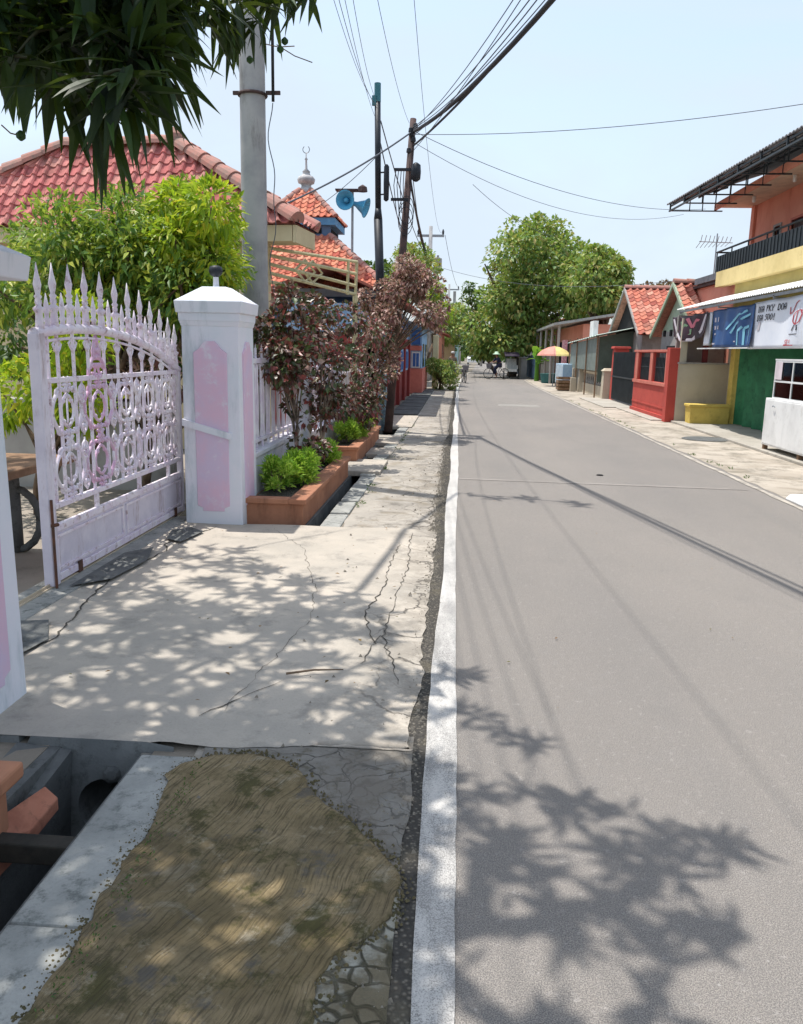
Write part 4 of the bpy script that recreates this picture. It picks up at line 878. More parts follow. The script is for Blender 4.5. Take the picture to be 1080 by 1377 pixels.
# folding green shutters, right of the pilaster
m = MB(); y = YF-.8
k = 0
while y > 14.4:
    a_, b_ = (6.50, 6.62) if k % 2 == 0 else (6.62, 6.50)
    m.prism([(a_, y, .06), (b_, y-.30, .06), (b_+.04, y-.30, .06), (a_+.04, y, .06)], (0, 0, 2.3)); y -= .30; k += 1
m.build('green_shutter', GREEN, sh)
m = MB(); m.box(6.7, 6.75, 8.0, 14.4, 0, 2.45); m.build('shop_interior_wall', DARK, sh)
m = MB()
for zz in (.5, 1.0, 1.5, 2.0): m.box(6.45, 6.7, 8.2, 14.2, zz, zz+.03)
m.build('shelf', BAMB, sh)
# parapet band and floor slab
m = MB(); m.box(6.42, 12, 5, YF+.15, 3.42, 3.50); m.box(6.1, 12, 23.9, 24.0, 3.3, 3.4); m.build('string_course', OLIV, sh)
m = MB(); m.box(6.30, 6.49, 5, YF+.9, 3.30, 3.66); m.build('yellow_band', YELP, sh)
m = MB(); m.box(6.6, 12, YF+.151, 24.2, 0, 3.45); m.build('wing_wall', SALM, sh)
m = MB(); m.box(6.5, 12, YF+.05, 24.35, 3.451, 3.53); m.build('wing_cap', IRONBR, sh)
m = MB(); m.box(6.45, 12, 5, 23.6, 3.54, 3.70); m.build('balcony_floor', ROOFD, sh)
# balcony rail: sheeted dark panels with posts
r_ = MB(); r_.box(6.93, 6.96, 5, 23.45, 3.70, 4.28); r_.box(6.96, 12, 23.42, 23.45, 3.70, 4.28); rb = r_.build('railing', RAIL, sh)
m = MB(); m.tube([(6.94, 5, 4.40), (6.94, 23.45, 4.40)], .025, 6); m.tube([(6.94, 23.45, 4.40), (12, 23.45, 4.40)], .025, 6)
for k in range(16): m.tube([(6.94, 5.2+k*1.215, 3.7), (6.94, 5.2+k*1.215, 4.40)], .018, 6)
o = m.build('handrail', RAIL, rb); o.location = (0,0,0)
m = MB()
for k in range(92): m.box(6.915, 6.929, 5.05+k*.2, 5.08+k*.2, 3.71, 4.27)
o = m.build('slats', RAIL, rb); o.location = (0,0,0)
# upper storey
m = MB(); wallx(m, 8.0, .15, 5, 24.0, 3.7, 5.70, [(20.4, 21.2, 3.75, 4.9), (18.0, 18.8, 3.75, 5.2), (21.9, 22.3, 4.0, 4.9), (16.3, 17.2, 3.75, 5.2), (14, 14.9, 4.1, 5.2)]); m.box(8.151, 12, 23.85, 24.0, 3.7, 5.70); m.build('upper_wall', SALM, sh)
for (a_, b_, c_, d_, mt) in ((20.4,21.2,3.75,4.9,IRONBR),(18.0,18.8,3.75,5.2,WIND),(21.9,22.3,4.0,4.9,WIND),(16.3,17.2,3.75,5.2,IRONBR),(14,14.9,4.1,5.2,WIND)):
    m = MB(); m.box(8.05, 8.1, a_, b_, c_, d_); f = m.build('upper_door' if c_ < 4 else 'upper_window', mt, sh)
    m = MB(); m.box(7.97, 8.04, a_-.06, a_, c_, d_); m.box(7.97, 8.04, b_, b_+.06, c_, d_); m.box(7.97, 8.04, a_-.06, b_+.06, d_+.001, d_+.06); o = m.build('frame', GREY if c_ > 3.9 else REDT, f); o.location = (0,0,0)
for y in (10, 13, 15.6, 19.6, 23.9):
    m = MB(); m.box(7.93, 7.998, y-.12, y+.12, 3.7, 5.69); m.build('pilaster', SALM, sh)
m = MB(); m.box(7.05, 12, 5, 24.3, 5.70, 5.78); m.build('soffit', P('cream_soffit', (222,190,160), rough=.9), sh)
m = MB(); m.box(7.0, 7.049, 5, 24.3, 5.62, 5.80); m.build('eave_beam', SALM, sh)
for y in (14.0, 17.0, 20, 22.6):
    m = MB(); m.lathe((7.5, y, 5.70), [(.05,0),(.045,-.05),(.05,-.09),(.04,-.14),(.01,-.16)], 10); m.build('ceiling_lamp', WHITE, sh, smooth=True)
ex = lambda y: 5.72+.055*(24.2-y)
m = corr(5.9, 12.5, 4.5, 24.4, 5.80, 8.0, .018, .15)
for i_ in range(0, len(m.v), 2): v_ = m.v[i_]; m.v[i_] = (ex(v_[1]), v_[1], v_[2])
o = m.build('main_roof', ROOFD, sh); s_ = o.modifiers.new('thick', 'SOLIDIFY'); s_.thickness = .02
m = MB()
for k in range(14):
    y = 24.2-k*1.2; e0 = ex(y)+.03; m.box(e0, e0+.04, y-.02, y+.02, 5.60, 5.79); m.box(e0, 7.2, y-.02, y+.02, 5.58, 5.61)
    m.prism([(e0, y-.02, 5.76),(7.3, y-.02, 6.20),(7.3, y-.02, 6.25),(e0, y-.02, 5.80)], (0,.04,0))
    for x in (6.3, 6.65, 7.0):
        if x > e0+.1: m.box(x-.012, x+.012, y-.012, y+.012, 5.61, 5.80+(x-ex(y))*.30)
for t_ in (.05, .4, .8, 1.2):
    zz = 5.78+t_*.31-.05; m.prism([(ex(24.2)+t_, 24.25, zz),(ex(24.2)+t_+.04, 24.25, zz),(ex(24.2)+t_+.04, 24.25, zz-.04),(ex(24.2)+t_, 24.25, zz-.04)], (.055*19.2, -19.2, 0))
m.prism([(ex(24.2)+.02, 24.25, 5.57),(ex(24.2)+.06, 24.25, 5.57),(ex(24.2)+.06, 24.25, 5.61),(ex(24.2)+.02, 24.25, 5.61)], (.055*19.2, -19.2, 0))
m.build('roof_truss', RAIL, sh)
# white awning
m = corr(5.30, 6.48, 6.0, 20.7, 2.72, 3.06, .016, .11); aw = m.build('awning', ROOFW, sh); s_ = aw.modifiers.new('thick', 'SOLIDIFY'); s_.thickness = .006
m = MB(); m.box(5.33, 5.37, 6.0, 20.6, 2.64, 2.69)
for y in (20.5, 17.6, 14.6, 11.6, 8.6): m.prism([(5.33,y-.02,2.66),(6.49,y-.02,3.0),(6.49,y-.02,2.96),(5.33,y-.02,2.62)], (0,.04,0)); m.box(5.33, 6.49, y-.02, y+.02, 2.60, 2.62)
o = m.build('awning_frame', GALV, aw); o.location = (0,0,0)
# yellow box planter between beige wall and pilaster
pl = empty('yellow_planter', (5.95, 19.6, 0), 'yellow masonry planter box at the corner between beige wall and green shutters', 'planter')
m = MB(); m.frus(5.93, 19.66, .0, .44, .44, .20, .46, .22); m.build('trough', YELL, pl, bevel=.01)
m = MB(); m.box(5.44, 6.40, 19.42, 19.90, .441, .50); m.build('rim', YELL, pl, bevel=.01)
# beige side wall with window slot of the neighbour, set back porch
bw = empty('beige_boundary_wall', (5.9, 20.25, 0), 'plain beige wall between red pier and yellow pilaster, maroon post above', 'wall')
m = MB(); m.box(5.32, 6.64, 20.2, 20.34, 0, 1.42); m.build('wall_face', BEIGE, bw)
m = MB(); m.box(5.30, 6.64, 20.17, 20.37, 1.421, 1.46); m.build('coping', GREY, bw)
m = MB(); m.box(5.88, 6.0, 20.24, 20.32, 1.461, 2.6); m.build('maroon_post', P('maroon_paint', (120,40,44)), bw)
m = MB(); m.box(5.34, 5.50, 20.24, 20.32, 1.461, 2.5); m.build('beige_post', BEIGE, bw)
m = MB(); m.box(5.4, 6.59, 20.9, 21.0, 0, 2.6); tag(m.build('porch_wall', GREY), 'grey porch wall seen above the beige wall', 'wall')
# ---- banners hung under the awning
def banner(name, lab, x, y0, y1, zt, zb, mat, sag=.0, amp=.03, ny=40, nz=12, parent_marks=None, slant=0):
    m = MB()
    f = lambda u, v: (x + amp*math.sin(u*9+v*1.5)*(.3+v) + .02*math.sin(u*23+1), y0+(y1-y0)*u + slant*v, zt-(zt-zb)*v - sag*4*u*(1-u)*(.25+v*.75))
    for i in range(ny+1):
        for j in range(nz+1): m.v.append(f(i/ny, j/nz))
    for i in range(ny):
        for j in range(nz): a_ = i*(nz+1)+j; m.f.append((a_, a_+nz+1, a_+nz+2, a_+1)); m.mi.append(0)
    e = empty(name, (x, (y0+y1)/2, zb), lab, 'banner'); o = m.build('cloth', mat, e, smooth=True)
    so = o.modifiers.new('thick', 'SOLIDIFY'); so.thickness = .003
    return e, f
def mark(e, f, polys, mat, name='print', x_off=-.012):
    """polys in banner uv (u: 0 far end=left in view .. 1 near end, v: 0 top .. 1 bottom); follows the cloth"""
    m = MB()
    for poly in polys:
        n = len(poly); ids = []
        for (u, v) in poly: p = f(u, v); m.v.append((p[0]+x_off, p[1], p[2])); ids.append(len(m.v)-1)
        m.f.append(tuple(ids)); m.mi.append(0)
    return m.build(name, mat, e)
GL = {'G':["0110","1001","1000","1011","1001","0110"],'A':["0110","1001","1001","1111","1001","1001"],'D':["1110","1001","1001","1001","1001","1110"],'P':["1110","1001","1110","1000","1000","1000"],
      'K':["1001","1010","1100","1100","1010","1001"],'Y':["1001","1001","0110","0100","0100","0100"],'O':["0110","1001","1001","1001","1001","0110"],'S':["0111","1000","0110","0001","0001","1110"],'!':["0100","0100","0100","0100","0000","0100"],'I':["1110","0100","0100","0100","0100","1110"],'M':["1001","1111","1111","1001","1001","1001"],'E':["1111","1000","1110","1000","1000","1111"],'R':["1110","1001","1110","1010","1001","1001"],' ':["0000"]*6}
def text_uv(s, u0, v0, cw, ch):
    out = []
    for i, c_ in enumerate(s):
        for r, row in enumerate(GL[c_]):
            for k, b in enumerate(row):
                if b == '1':
                    u = u0+i*cw*1.15+k*cw/4; v = v0+r*ch/6; out.append([(u,v),(u+cw/4*1.02,v),(u+cw/4*1.02,v+ch/6*1.02),(u,v+ch/6*1.02)])
    return out
def stroke(pts, w):
    out = []
    for (a, b), (c_, d) in zip(pts, pts[1:]):
        L = math.hypot(c_-a, d-b) or 1; nx, ny = -(d-b)/L*w, (c_-a)/L*w*2.; out.append([(a+nx,b+ny),(c_+nx,d+ny),(c_-nx,d-ny),(a-nx,b-ny)])
    return out
INK = P('banner_black_ink', (52,52,62), rough=.7); INKR = P('banner_red_ink', (206,52,66), rough=.7); BWHT = P('banner_white_vinyl', (226,230,238), c2=(214,220,232), rough=.55, sc=1.5)
BBLU = P('banner_blue_vinyl', (44,92,150), c2=(30,70,124), rough=.5, sc=1.5); BCY = P('banner_cyan_ink', (120,200,226), rough=.6); BDK = P('banner_dark_vinyl', (70,44,58), c2=(48,48,52), rough=.6, sc=3); BPK = P('banner_pink_ink', (220,110,130), rough=.6); BGR = P('banner_green_ink', (110,150,110), rough=.6); BW2 = P('banner_pale_ink', (214,206,214), rough=.6)
e, f = banner('hanging_banner', 'white vinyl banner with black lettering and red scooter mark, nearest the camera', 5.42, 15.75, 10.6, 2.60, 1.76, BWHT, .0, .025, 60, slant=.25)
mark(e, f, text_uv('DGA PKY DOA', .05, .10, .020, .13) + text_uv('DGA SOO!', .05, .28, .020, .13), INK, 'black_lettering')
mark(e, f, stroke([(.345,.2),(.36,.34),(.385,.30),(.40,.14),(.42,.10)], .004) + stroke([(.40,.36),(.42,.30),(.45,.28),(.465,.36),(.455,.5),(.43,.55),(.405,.48),(.40,.36)], .004) + stroke([(.43,.3),(.43,.55)], .003) + stroke([(.44,.28),(.47,.30)], .004), INKR, 'red_scooter_mark')
mark(e, f, stroke([(.415,.66),(.425,.56)], .004) + stroke([(.45,.66),(.445,.56)], .004) + [[(.40,.72),(.46,.72),(.46,.735),(.40,.735)]], INK, 'small_caption')
mark(e, f, text_uv('SI!', .375, .83, .016, .1) + [[(.37,.93),(.45,.93),(.45,.945),(.37,.945)]], INKR, 'red_footer')
mark(e, f, stroke([(.52,.05),(.53,.25),(.56,.1),(.58,.3),(.60,.05)], .006) + text_uv('SIM', .53, .12, .03, .3) + [[(.52,.45),(.62,.45),(.62,.47),(.52,.47)]], INKR, 'large_red_letters')
mark(e, f, [[(.07,.42),(.10,.42),(.10,.60),(.07,.60)]], BW2, 'pale_picture')
e, f = banner('hanging_banner', 'blue vinyl banner with pale hand-like shapes beside the white one', 5.44, 18.3, 15.7, 2.58, 1.80, BBLU, .0, .03)
mark(e, f, stroke([(.45,.55),(.55,.35),(.68,.2),(.82,.12)], .015)+stroke([(.52,.65),(.62,.42),(.75,.3),(.9,.22)], .015)+stroke([(.65,.95),(.66,.6),(.75,.5)], .018)+stroke([(.78,.95),(.78,.55),(.88,.5)], .018)+stroke([(.9,.9),(.9,.55)], .015), BCY, 'cyan_figures')
mark(e, f, [[(.06,.2),(.2,.2),(.2,.32),(.06,.32)],[(.06,.42),(.2,.42),(.2,.52),(.06,.52)],[(.06,.62),(.14,.62),(.14,.66),(.06,.66)],[(0,.88),(.6,.84),(.6,.87),(0,.92)]], BW2, 'pale_blocks')
m = MB(); m.box(5.43, 5.45, 15.7, 19.2, 1.77, 1.795); tag(m.build('banner_batten', WHITE), 'white batten under the blue banner', 'batten')
e, f = banner('hanging_banner', 'sagging dark pink-and-green cloth banner at the far end of the awning', 5.42, 21.6, 18.5, 2.58, 2.1, BDK, .13, .05)
mark(e, f, stroke([(.05,.1),(.2,.7),(.4,.98),(.6,.98),(.8,.7),(.95,.1)], .03), BW2, 'pale_border')
mark(e, f, stroke([(.3,.2),(.38,.5),(.5,.35)], .04)+[[(.35,.6),(.6,.55),(.58,.75),(.4,.78)]], BGR, 'green_print')
mark(e, f, stroke([(.5,.1),(.62,.5),(.75,.2)], .035), BPK, 'pink_print')
e, f = banner('hanging_banner', 'narrow white strip banner between the dark and the blue banners', 5.46, 18.9, 18.3, 2.56, 1.85, BWHT, .0, .03, 12)
# ---- glass food cart
ct = empty('food_cart', (5.75, 13.3, 0), 'white food cart with glass display top on wooden legs in front of the shop', 'food cart')
y0, y1, x0, x1 = 11.2, 14.42, 5.32, 5.98
m = MB(); m.box(x0, x1, y0, y1, .13, .93); m.build('cabinet', WHITE, ct, bevel=.01)
m = MB(); m.box(x0-.008, x0+.0, y0+.05, y1-.04, .16, .90); m.build('front_panel', WHITE, ct, bevel=.004)
m = MB(); m.tube([(x0-.03,13.9,.80),(x0-.045,13.95,.82),(x0-.03,14.0,.80)], .008, 6); m.build('handle', GALV, ct)
for (x, y) in ((x0+.05, y1-.06), (x1-.05, y1-.06), (x0+.05, 12.9), (x0+.05, y0+.05), (x1-.05, y0+.05)):
    m = MB(); m.box(x-.035, x+.035, y-.035, y+.035, .05, .129); m.build('leg', BAMB, ct)
m = MB()
for x in (x0+.05, x1-.05):
    for z in (.94, 1.22, 1.55): m.box(x-.015, x+.015, y0, y1-.18, z-.015, z+.015)
for y in (y0+.02, 12.0, 12.75, 13.5, y1-.2):
    for x in (x0+.05, x1-.05): m.box(x-.0155, x+.0155, y-.015, y+.015, .93, 1.56)
    for z in (.94, 1.22, 1.55): m.box(x0+.05, x1-.05, y-.014, y+.014, z-.014, z+.014)
m.build('glass_frame', WHITE, ct)
m = MB(); m.box(x0+.045, x0+.049, y0+.03, y1-.21, .955, 1.535); m.box(x1-.05, x1-.046, y0+.03, y1-.21, .955, 1.535); m.box(x0+.06, x1-.06, y1-.192, y1-.188, .955, 1.535); m.build('glass', GLASS, ct)
m = MB(); m.box(x0+.03, x1-.03, y0, y1-.17, 1.566, 1.59); m.build('top_board', WHITE, ct)
m = MB(); m.box(x0+.1, x1-.1, y0+.2, y1-.4, 1.225, 1.235); m.build('glass_shelf', GALV, ct)
m = MB(); m.box(x0+.028, x0+.034, y1-.50, y1-.22, 1.25, 1.54); m.build('paper_notice', P('notice_paper', (230,214,220)), ct)
for k in range(7):
    m = MB(); y = 11.7+k*.35; m.lathe((5.65+U(-.08,.08), y, 1.237 if k % 2 else .94), [(.06,0),(.075,.1),(.07,.16),(.04,.19)], 10); tag(m.build('jar', random.choice([GALV, YELL, REDT, GREY]), smooth=True), ['dull container on the cart shelf behind glass'][0], 'jar', 'jars inside the glass display')
# ---- red boundary wall of the neighbour with barred openings
rw = empty('brick_red_boundary_wall', (5.2, 22.3, 0), 'brick-red front wall with two dark barred openings and salmon trim', 'wall')
m = MB(); wallx(m, 5.20, .14, 20.55, 24.6, 0, 1.70, [(20.95, 22.25, .93, 1.68), (22.7, 24.0, .93, 1.68)]); m.build('wall_face', REDB, rw)
m = MB(); m.box(5.10, 5.38, 20.25, 20.54, 0, 1.80); m.build('near_pier', REDB, rw, bevel=.01)
m = MB()
for a_ in (20.60, 22.28, 24.05): m.box(5.17, 5.199, a_, a_+.3, .93, 1.70)
m.box(5.16, 5.198, 20.55, 24.6, .84, .925); m.box(5.16, 5.36, 20.3, 24.6, 1.701, 1.76); m.build('salmon_trim', REDT, rw, bevel=.005)
m = MB(); m.box(5.185, 5.199, 20.55, 24.6, .28, .32); m.box(5.14, 5.199, 20.55, 24.6, .0, .12); m.build('plinth', REDB, rw)
for a_, b_ in ((20.95, 22.25), (22.7, 24.0)):
    m = MB(); m.box(5.27, 5.29, a_, b_, .93, 1.56)
    for k in range(9): y = a_+(k+.5)*(b_-a_)/9; m.tube([(5.25, y, .93), (5.25, y, 1.68)], .012, 5)
    m.tube([(5.25, a_, 1.3), (5.25, b_, 1.3)], .01, 5); m.build('barred_opening', RAIL, rw)
# blue-black gate and red post beyond
gt = empty('dark_gate', (5.5, 27, 0), 'dark blue-grey sheet gate between the brick-red wall and the red post', 'gate')
m = MB(); m.box(5.42, 5.46, 24.75, 29.1, .08, 1.62); m.build('sheet', P('gate_dark_blue', (58,78,98), c2=(44,60,78)), gt)
m = MB()
for k in range(30): m.box(5.395, 5.419, 24.8+k*.145, 24.84+k*.145, .1, 1.7)
m.box(5.38, 5.42, 24.75, 29.1, .85, .9); m.build('bars', RAIL, gt)
m = MB(); m.frus(5.72, 29.5, 0, 1.82, .26, .26, .24, .24); m.frus(5.72, 29.5, 1.821, 1.9, .3, .3, .28, .28); tag(m.build('red_gatepost', REDB, bevel=.01), 'tall brick-red gatepost between dark gate and low beige wall', 'gatepost')
# ---- cottage A (green gable) and B
def cottage(name, lab, x0, x1, ya, yb, ze, za, wallm, trim, gablem, dark=False):
    w = empty(name, ((x0+x1)/2, (ya+yb)/2, 0), lab, 'cottage'); yc = (ya+yb)/2; o = .25
    m = MB(); m.box(x0, x1, ya+.2, yb-.2, 0, ze-.02); m.build('wall', wallm, w)
    tile_patch('near_slope', (x0-o, ya-o, ze-.15), (x1, ya-o, ze-.15), (x1, yc, za), (x0-o, yc, za), TILER, w, tw=.25, th=.26, amp=.05)
    tile_patch('far_slope', (x1, yb+o, ze-.15), (x0-o, yb+o, ze-.15), (x0-o, yc, za), (x1, yc, za), TILER, w, tw=.3, th=.35, amp=.05)
    m = MB(); ridge(m, (x0-o, yc, za), (x1, yc, za), .12, .35, .06); m.build('ridge_tiles', RIDGE, w)
    m = MB(); m.prism([(x0, ya+.2, ze-.02),(x0, yb-.2, ze-.02),(x0, yc, za-.12)], (.1, 0, 0)); m.build('gable', gablem, w)
    m = MB()
    for s_, yy in ((1, ya-o), (-1, yb+o)):
        m.prism([(x0-o-.02, yy, ze-.22),(x0-o-.02, yc, za-.05),(x0-o-.02, yc, za+.06),(x0-o-.02, yy, ze-.1)], (.05,0,0))
    m.build('barge_boards', trim, w)
    for k in range(5):
        m = MB(); y = ya+.6+k*(yb-ya-1.2)/4; m.box(x0-.03, x0-.001, y-.12, y+.12, ze-.16, ze+.02)
        if not dark: m.build('gable_vent', DARK, w)
    return w
cottage('green_gable_cottage', 'low grey cottage with mint-green gable trim and red tiled roof behind the red wall', 6.3, 12, 22.2, 26.4, 2.35, 3.62, GREY, MINT, MINT)
m = MB(); m.box(6.25, 6.29, 23.2, 25.3, .4, 1.9); tag(m.build('cottage_screen', DARK), 'dark window screen on the green-gabled cottage front', 'window screen')
cottage('dark_gable_cottage', 'second red-tiled cottage with open dark gable left of the green-gabled one', 6.4, 13, 29.2, 34.6, 2.45, 4.05, GREY, GREY, DARK, True)
m = MB(); bx = atX(805, 443, 6.1); m.box(bx.x-.3, bx.x-.1, bx.y-.5, bx.y+.5, bx.z-.32, bx.z+.35); tag(m.build('white_signboard', WHITE, bevel=.01), 'blank white box sign below the open dark gable', 'sign')
# green lean-to with translucent sheets, beside the low beige wall
lt = empty('lean_to_shed', (5.6, 34, 0), 'lean-to with faded green corrugated roof and netted side', 'lean-to')
m = MB(); 
z0_, z1_ = 2.05, 2.42
n = 60
for i in range(n+1):
    y = 30.4+(38.6-30.4)*i/n; d_ = .02*math.sin(i*PI/2*1.0); m.v += [(5.0, y, 2.30-(y-30.4)*.025+d_), (6.5, y, 2.62-(y-30.4)*.02+d_)]
for i in range(n): m.f.append((2*i,2*i+1,2*i+3,2*i+2)); m.mi.append(0)
m.build('roof_sheet', ROOFG, lt)
m = MB(); m.prism([(5.15,30.9,1.0),(5.15,38.4,1.0),(5.15,38.4,2.05),(5.15,30.9,2.25)], (.02,0,0)); m.build('side_netting', P('grey_green_netting', (128,140,132), c2=(108,120,114)), lt)
m = MB(); m.prism([(5.17,30.85,.6),(6.5,30.85,.6),(6.5,30.85,2.5),(5.17,30.85,2.25)], (0,.02,0)); m.build('front_netting', P('dark_green_netting', (84,100,88)), lt)
for y in (30.8, 33.3, 36, 38.4):
    m = MB(); m.tube([(5.1,y,0),(5.1,y,2.28)], .03, 6); m.build('post', BAMB, lt)
# low beige fence with cast panel
bf = empty('low_beige_fence', (5.4, 33, 0), 'low beige fence with rounded rail and cast openwork panel', 'fence')
for y in (30.1, 36.0): m = MB(); m.frus(5.45, y, 0, 1.02, .22, .22, .2, .2); m.frus(5.45, y, 1.021, 1.12, .25, .25, .15, .15); m.build('post', BEIGE, bf, bevel=.01)
m = MB(); m.box(5.38, 5.52, 30.32, 35.78, 0, .42); m.build('base_wall', BEIGE, bf); m = MB(); m.tube([(5.45,30.32,.92),(5.45,35.78,.92)], .1, 10); m.build('round_rail', BEIGE, bf, smooth=True)
m = MB()
for k in range(10):
    y = 30.7+k*.52; m.tube([(5.45, y+.2*math.cos(t), .63+.18*math.sin(t)) for t in [j*PI/6 for j in range(13)]], .03, 5); m.box(5.42,5.48,y+.24,y+.28,.42,.84)
m.build('openwork', GREY, bf); m = MB(); m.box(5.49,5.50,30.4,35.7,.42,.84); m.build('backing', DARK, bf)
# pale blue stall cart, umbrella, crates, posts
sc_ = empty('stall_cart', (5.0, 38.6, 0), 'pale blue panelled stall cart beside the parasol', 'stall cart')
m = MB(); m.box(4.75, 5.5, 37.6, 40.4, .25, 1.15)
m.build('cabinet', P('pale_blue_panel', (170,200,220), c2=(140,176,205)), sc_, bevel=.01)
m = MB()
for k in range(6): m.box(4.73, 4.749, 37.7+k*.46, 37.78+k*.46, .3, 1.1)
m.build('white_stripes', WHITE, sc_)
for y in (37.8, 40.2):
    m = MB(); m.box(4.8, 4.86, y-.03, y+.03, 0, .249); m.build('leg', BAMB, sc_)
um = empty('parasol', (4.75, 41.4, 0), 'faded pink and yellow parasol over the stall', 'parasol')
m = MB(); m.tube([(4.75,41.4,0),(4.75,41.4,1.95)], .025, 8); m.build('pole', GALV, um)
for half, mt in ((0, P('parasol_pink_panels', (220,140,120))), (1, P('parasol_yellow_panels', (230,206,110)))):
    m = MB()
    for k in range(8):
        if (k//2) % 2 != half: continue
        a0, a1 = k*PI/4, (k+1)*PI/4; prev = None
        pr = [(0,1.98),(.3,1.92),(.6,1.78),(.82,1.58),(.86,1.50)]
        for r0, z in pr: m.v += [(4.75+r0*math.cos(a0), 41.4+r0*math.sin(a0), z), (4.75+r0*.97*math.cos((a0+a1)/2), 41.4+r0*.97*math.sin((a0+a1)/2), z), (4.75+r0*math.cos(a1), 41.4+r0*math.sin(a1), z)]
        b = len(m.v)-15
        for j in range(4): m.f += [(b+j*3,b+j*3+1,b+j*3+4,b+j*3+3),(b+j*3+1,b+j*3+2,b+j*3+5,b+j*3+4)]; m.mi += [0,0]
    m.build('canopy', mt, um)
cr = empty('wooden_crate', (4.75, 36.6, 0), 'small brown slatted crate standing at the road edge by the beige fence', 'crate')
m = MB()
for z in (.05,.2,.35,.5): m.box(4.4, 5.0, 36.2, 36.24, z, z+.1); m.box(4.4, 4.44, 36.25, 37.0, z, z+.1); m.box(4.4,5.0,37.0,37.04,z,z+.1); m.box(4.96,5.0,36.25,36.99,z,z+.1)
m.build('slats', BAMB, cr)
m = MB(); m.box(4.45,4.95,36.3,36.98,.02,.4); m.build('contents', LDRY, cr)
for (x, y, h_, l) in ((5.0, 35.9, .6, 'short pale post next to the brown crate'), (5.2, 36.9, 1.0, 'taller grey post behind the pale blue cart')):
    m = MB(); m.frus(x, y, 0, h_, .12, .12, .11, .11); tag(m.build('short_post', BEIGE, bevel=.01), l, 'post')
# shop with grey awning further left, 44-56 m
fs = empty('roadside_shop', (6.4, 47, 0), 'open roadside shop with weathered sheet canopy on posts', 'shop')
m = MB(); m.add([(4.7,41.5,3.0),(4.9,54,2.95),(8.2,54,3.5),(8.2,41.5,3.6)], [(0,1,2,3)]); o = m.build('canopy_roof', ROOFN, fs); s_ = o.modifiers.new('thick','SOLIDIFY'); s_.thickness = .12
m = MB(); m.box(6.2, 10, 42, 53.5, 0, 3.1); m.build('wall', SALM, fs)
for y in (43.5, 46.5, 49.5): m = MB(); m.box(6.15, 6.19, y, y+1.6, .2, 2.3); m.build('doorway', DARK, fs)
for y in (42, 45, 48, 51, 53.5): m = MB(); m.tube([(5.0,y,0),(5.0,y,3.0)], .07, 8); m.build('post', GREY, fs)
m = MB(); m.box(5.3, 5.5, 42.3, 42.9, .9, 2.3)
tag(m.build('hanging_goods', P('pink_goods', (206,110,130), c2=(230,200,200), sc=14)), 'string of pink and white packets hanging at the roadside shop', 'goods')
g1 = empty('green_basin_stack', (5.0, 46.0, 0), 'dark teal tub on the ground before the roadside shop', 'tub')
m = MB(); m.lathe((5.0,45.5,0), [(.4,0),(.5,.5),(.53,.52),(.48,.5)], 14); m.build('tub_body', P('teal_plastic', (40,110,110)), g1)
# blue board fence along the right 50-62 m
bfz = empty('blue_board_fence', (4.9, 58, 0), 'run of faded blue upright boards beyond the parasol', 'fence')
m = MB()
for k in range(24):
    y = 49.5+k*.75; x = 4.45-.012*(y-50)*1.0+.3; m.box(x-.03, x+.03, y, y+.62, .05, 1.45+U(-.1,.1))
m.build('boards', BLUM, bfz)
m = MB(); m.box(4.70, 4.74, 49.5, 67, .9, 1.0); m.build('rail', BLUM, bfz)
# TV aerial
ta = empty('tv_aerial', (8.4, 27.5, 0), 'thin rooftop TV aerial left of the dark balcony', 'TV aerial'); c0 = atY(964, 325, 27.5)
m = MB(); m.tube([(c0.x, 27.5, 2.5), (c0.x, 27.5, c0.z+.25)], .02, 6); m.build('mast', GALV, ta)
m = MB(); m.tube([(c0.x-.55, 27.5, c0.z), (c0.x+.5, 27.5, c0.z-.03)], .014, 5)
for k in range(8): x = c0.x-.5+k*.13; hh = .16-.008*k; m.tube([(x-.05, 27.3-.1, c0.z+hh), (x, 27.5, c0.z), (x-.05, 27.8, c0.z-hh)], .010, 4)
m.build('elements', GALV, ta)
# ============================================================ VEGETATION
SK, SM = .25, -.13                       # shadow offset per metre of height (x, y)
def rdir(el0=-90, el1=90):
    a = U(0, 2*PI); e = R(U(el0, el1)); return Vector((math.cos(a)*math.cos(e), math.sin(a)*math.cos(e), math.sin(e)))
def rosette(m, p, n=12, L=.22, W=.04, el=(-80, 5), droop=.35):
    for k in range(n):
        d = rdir(*el); m.leaf(p+Vector((U(-1,1),U(-1,1),U(-1,1)))*.03, d, Vector((U(-.4,.4),U(-.4,.4),1)), L*U(.65,1.15), W*U(.8,1.2), droop*U(.5,1.3), seg=2)
mt = empty('mango_tree', (-3.9, .9, 0), 'dark mango tree whose long drooping leaves hang into the top left corner', 'tree')
cm = MB(); tips = []
poly = [(-30,-60),(240,-60),(240,10),(205,40),(215,75),(195,95),(165,110),(125,115),(100,95),(60,80),(20,90),(-30,85)]
def inpoly(x, y, P_):
    c = False; j = len(P_)-1
    for i in range(len(P_)):
        if (P_[i][1] > y) != (P_[j][1] > y) and x < (P_[j][0]-P_[i][0])*(y-P_[i][1])/(P_[j][1]-P_[i][1])+P_[i][0]: c = not c
        j = i
    return c
random.seed(11)
k = 0
while k < 105:
    x, y = U(-40, 245), U(-70, 160)
    if not inpoly(x, y, poly): continue
    if y > 60 and random.random() < .4: continue
    p = atY(x, y, U(2.7, 3.5)); tips.append(p); rosette(cm, p, random.randint(9, 12), .20, .042, (-80, 40), .25); k += 1
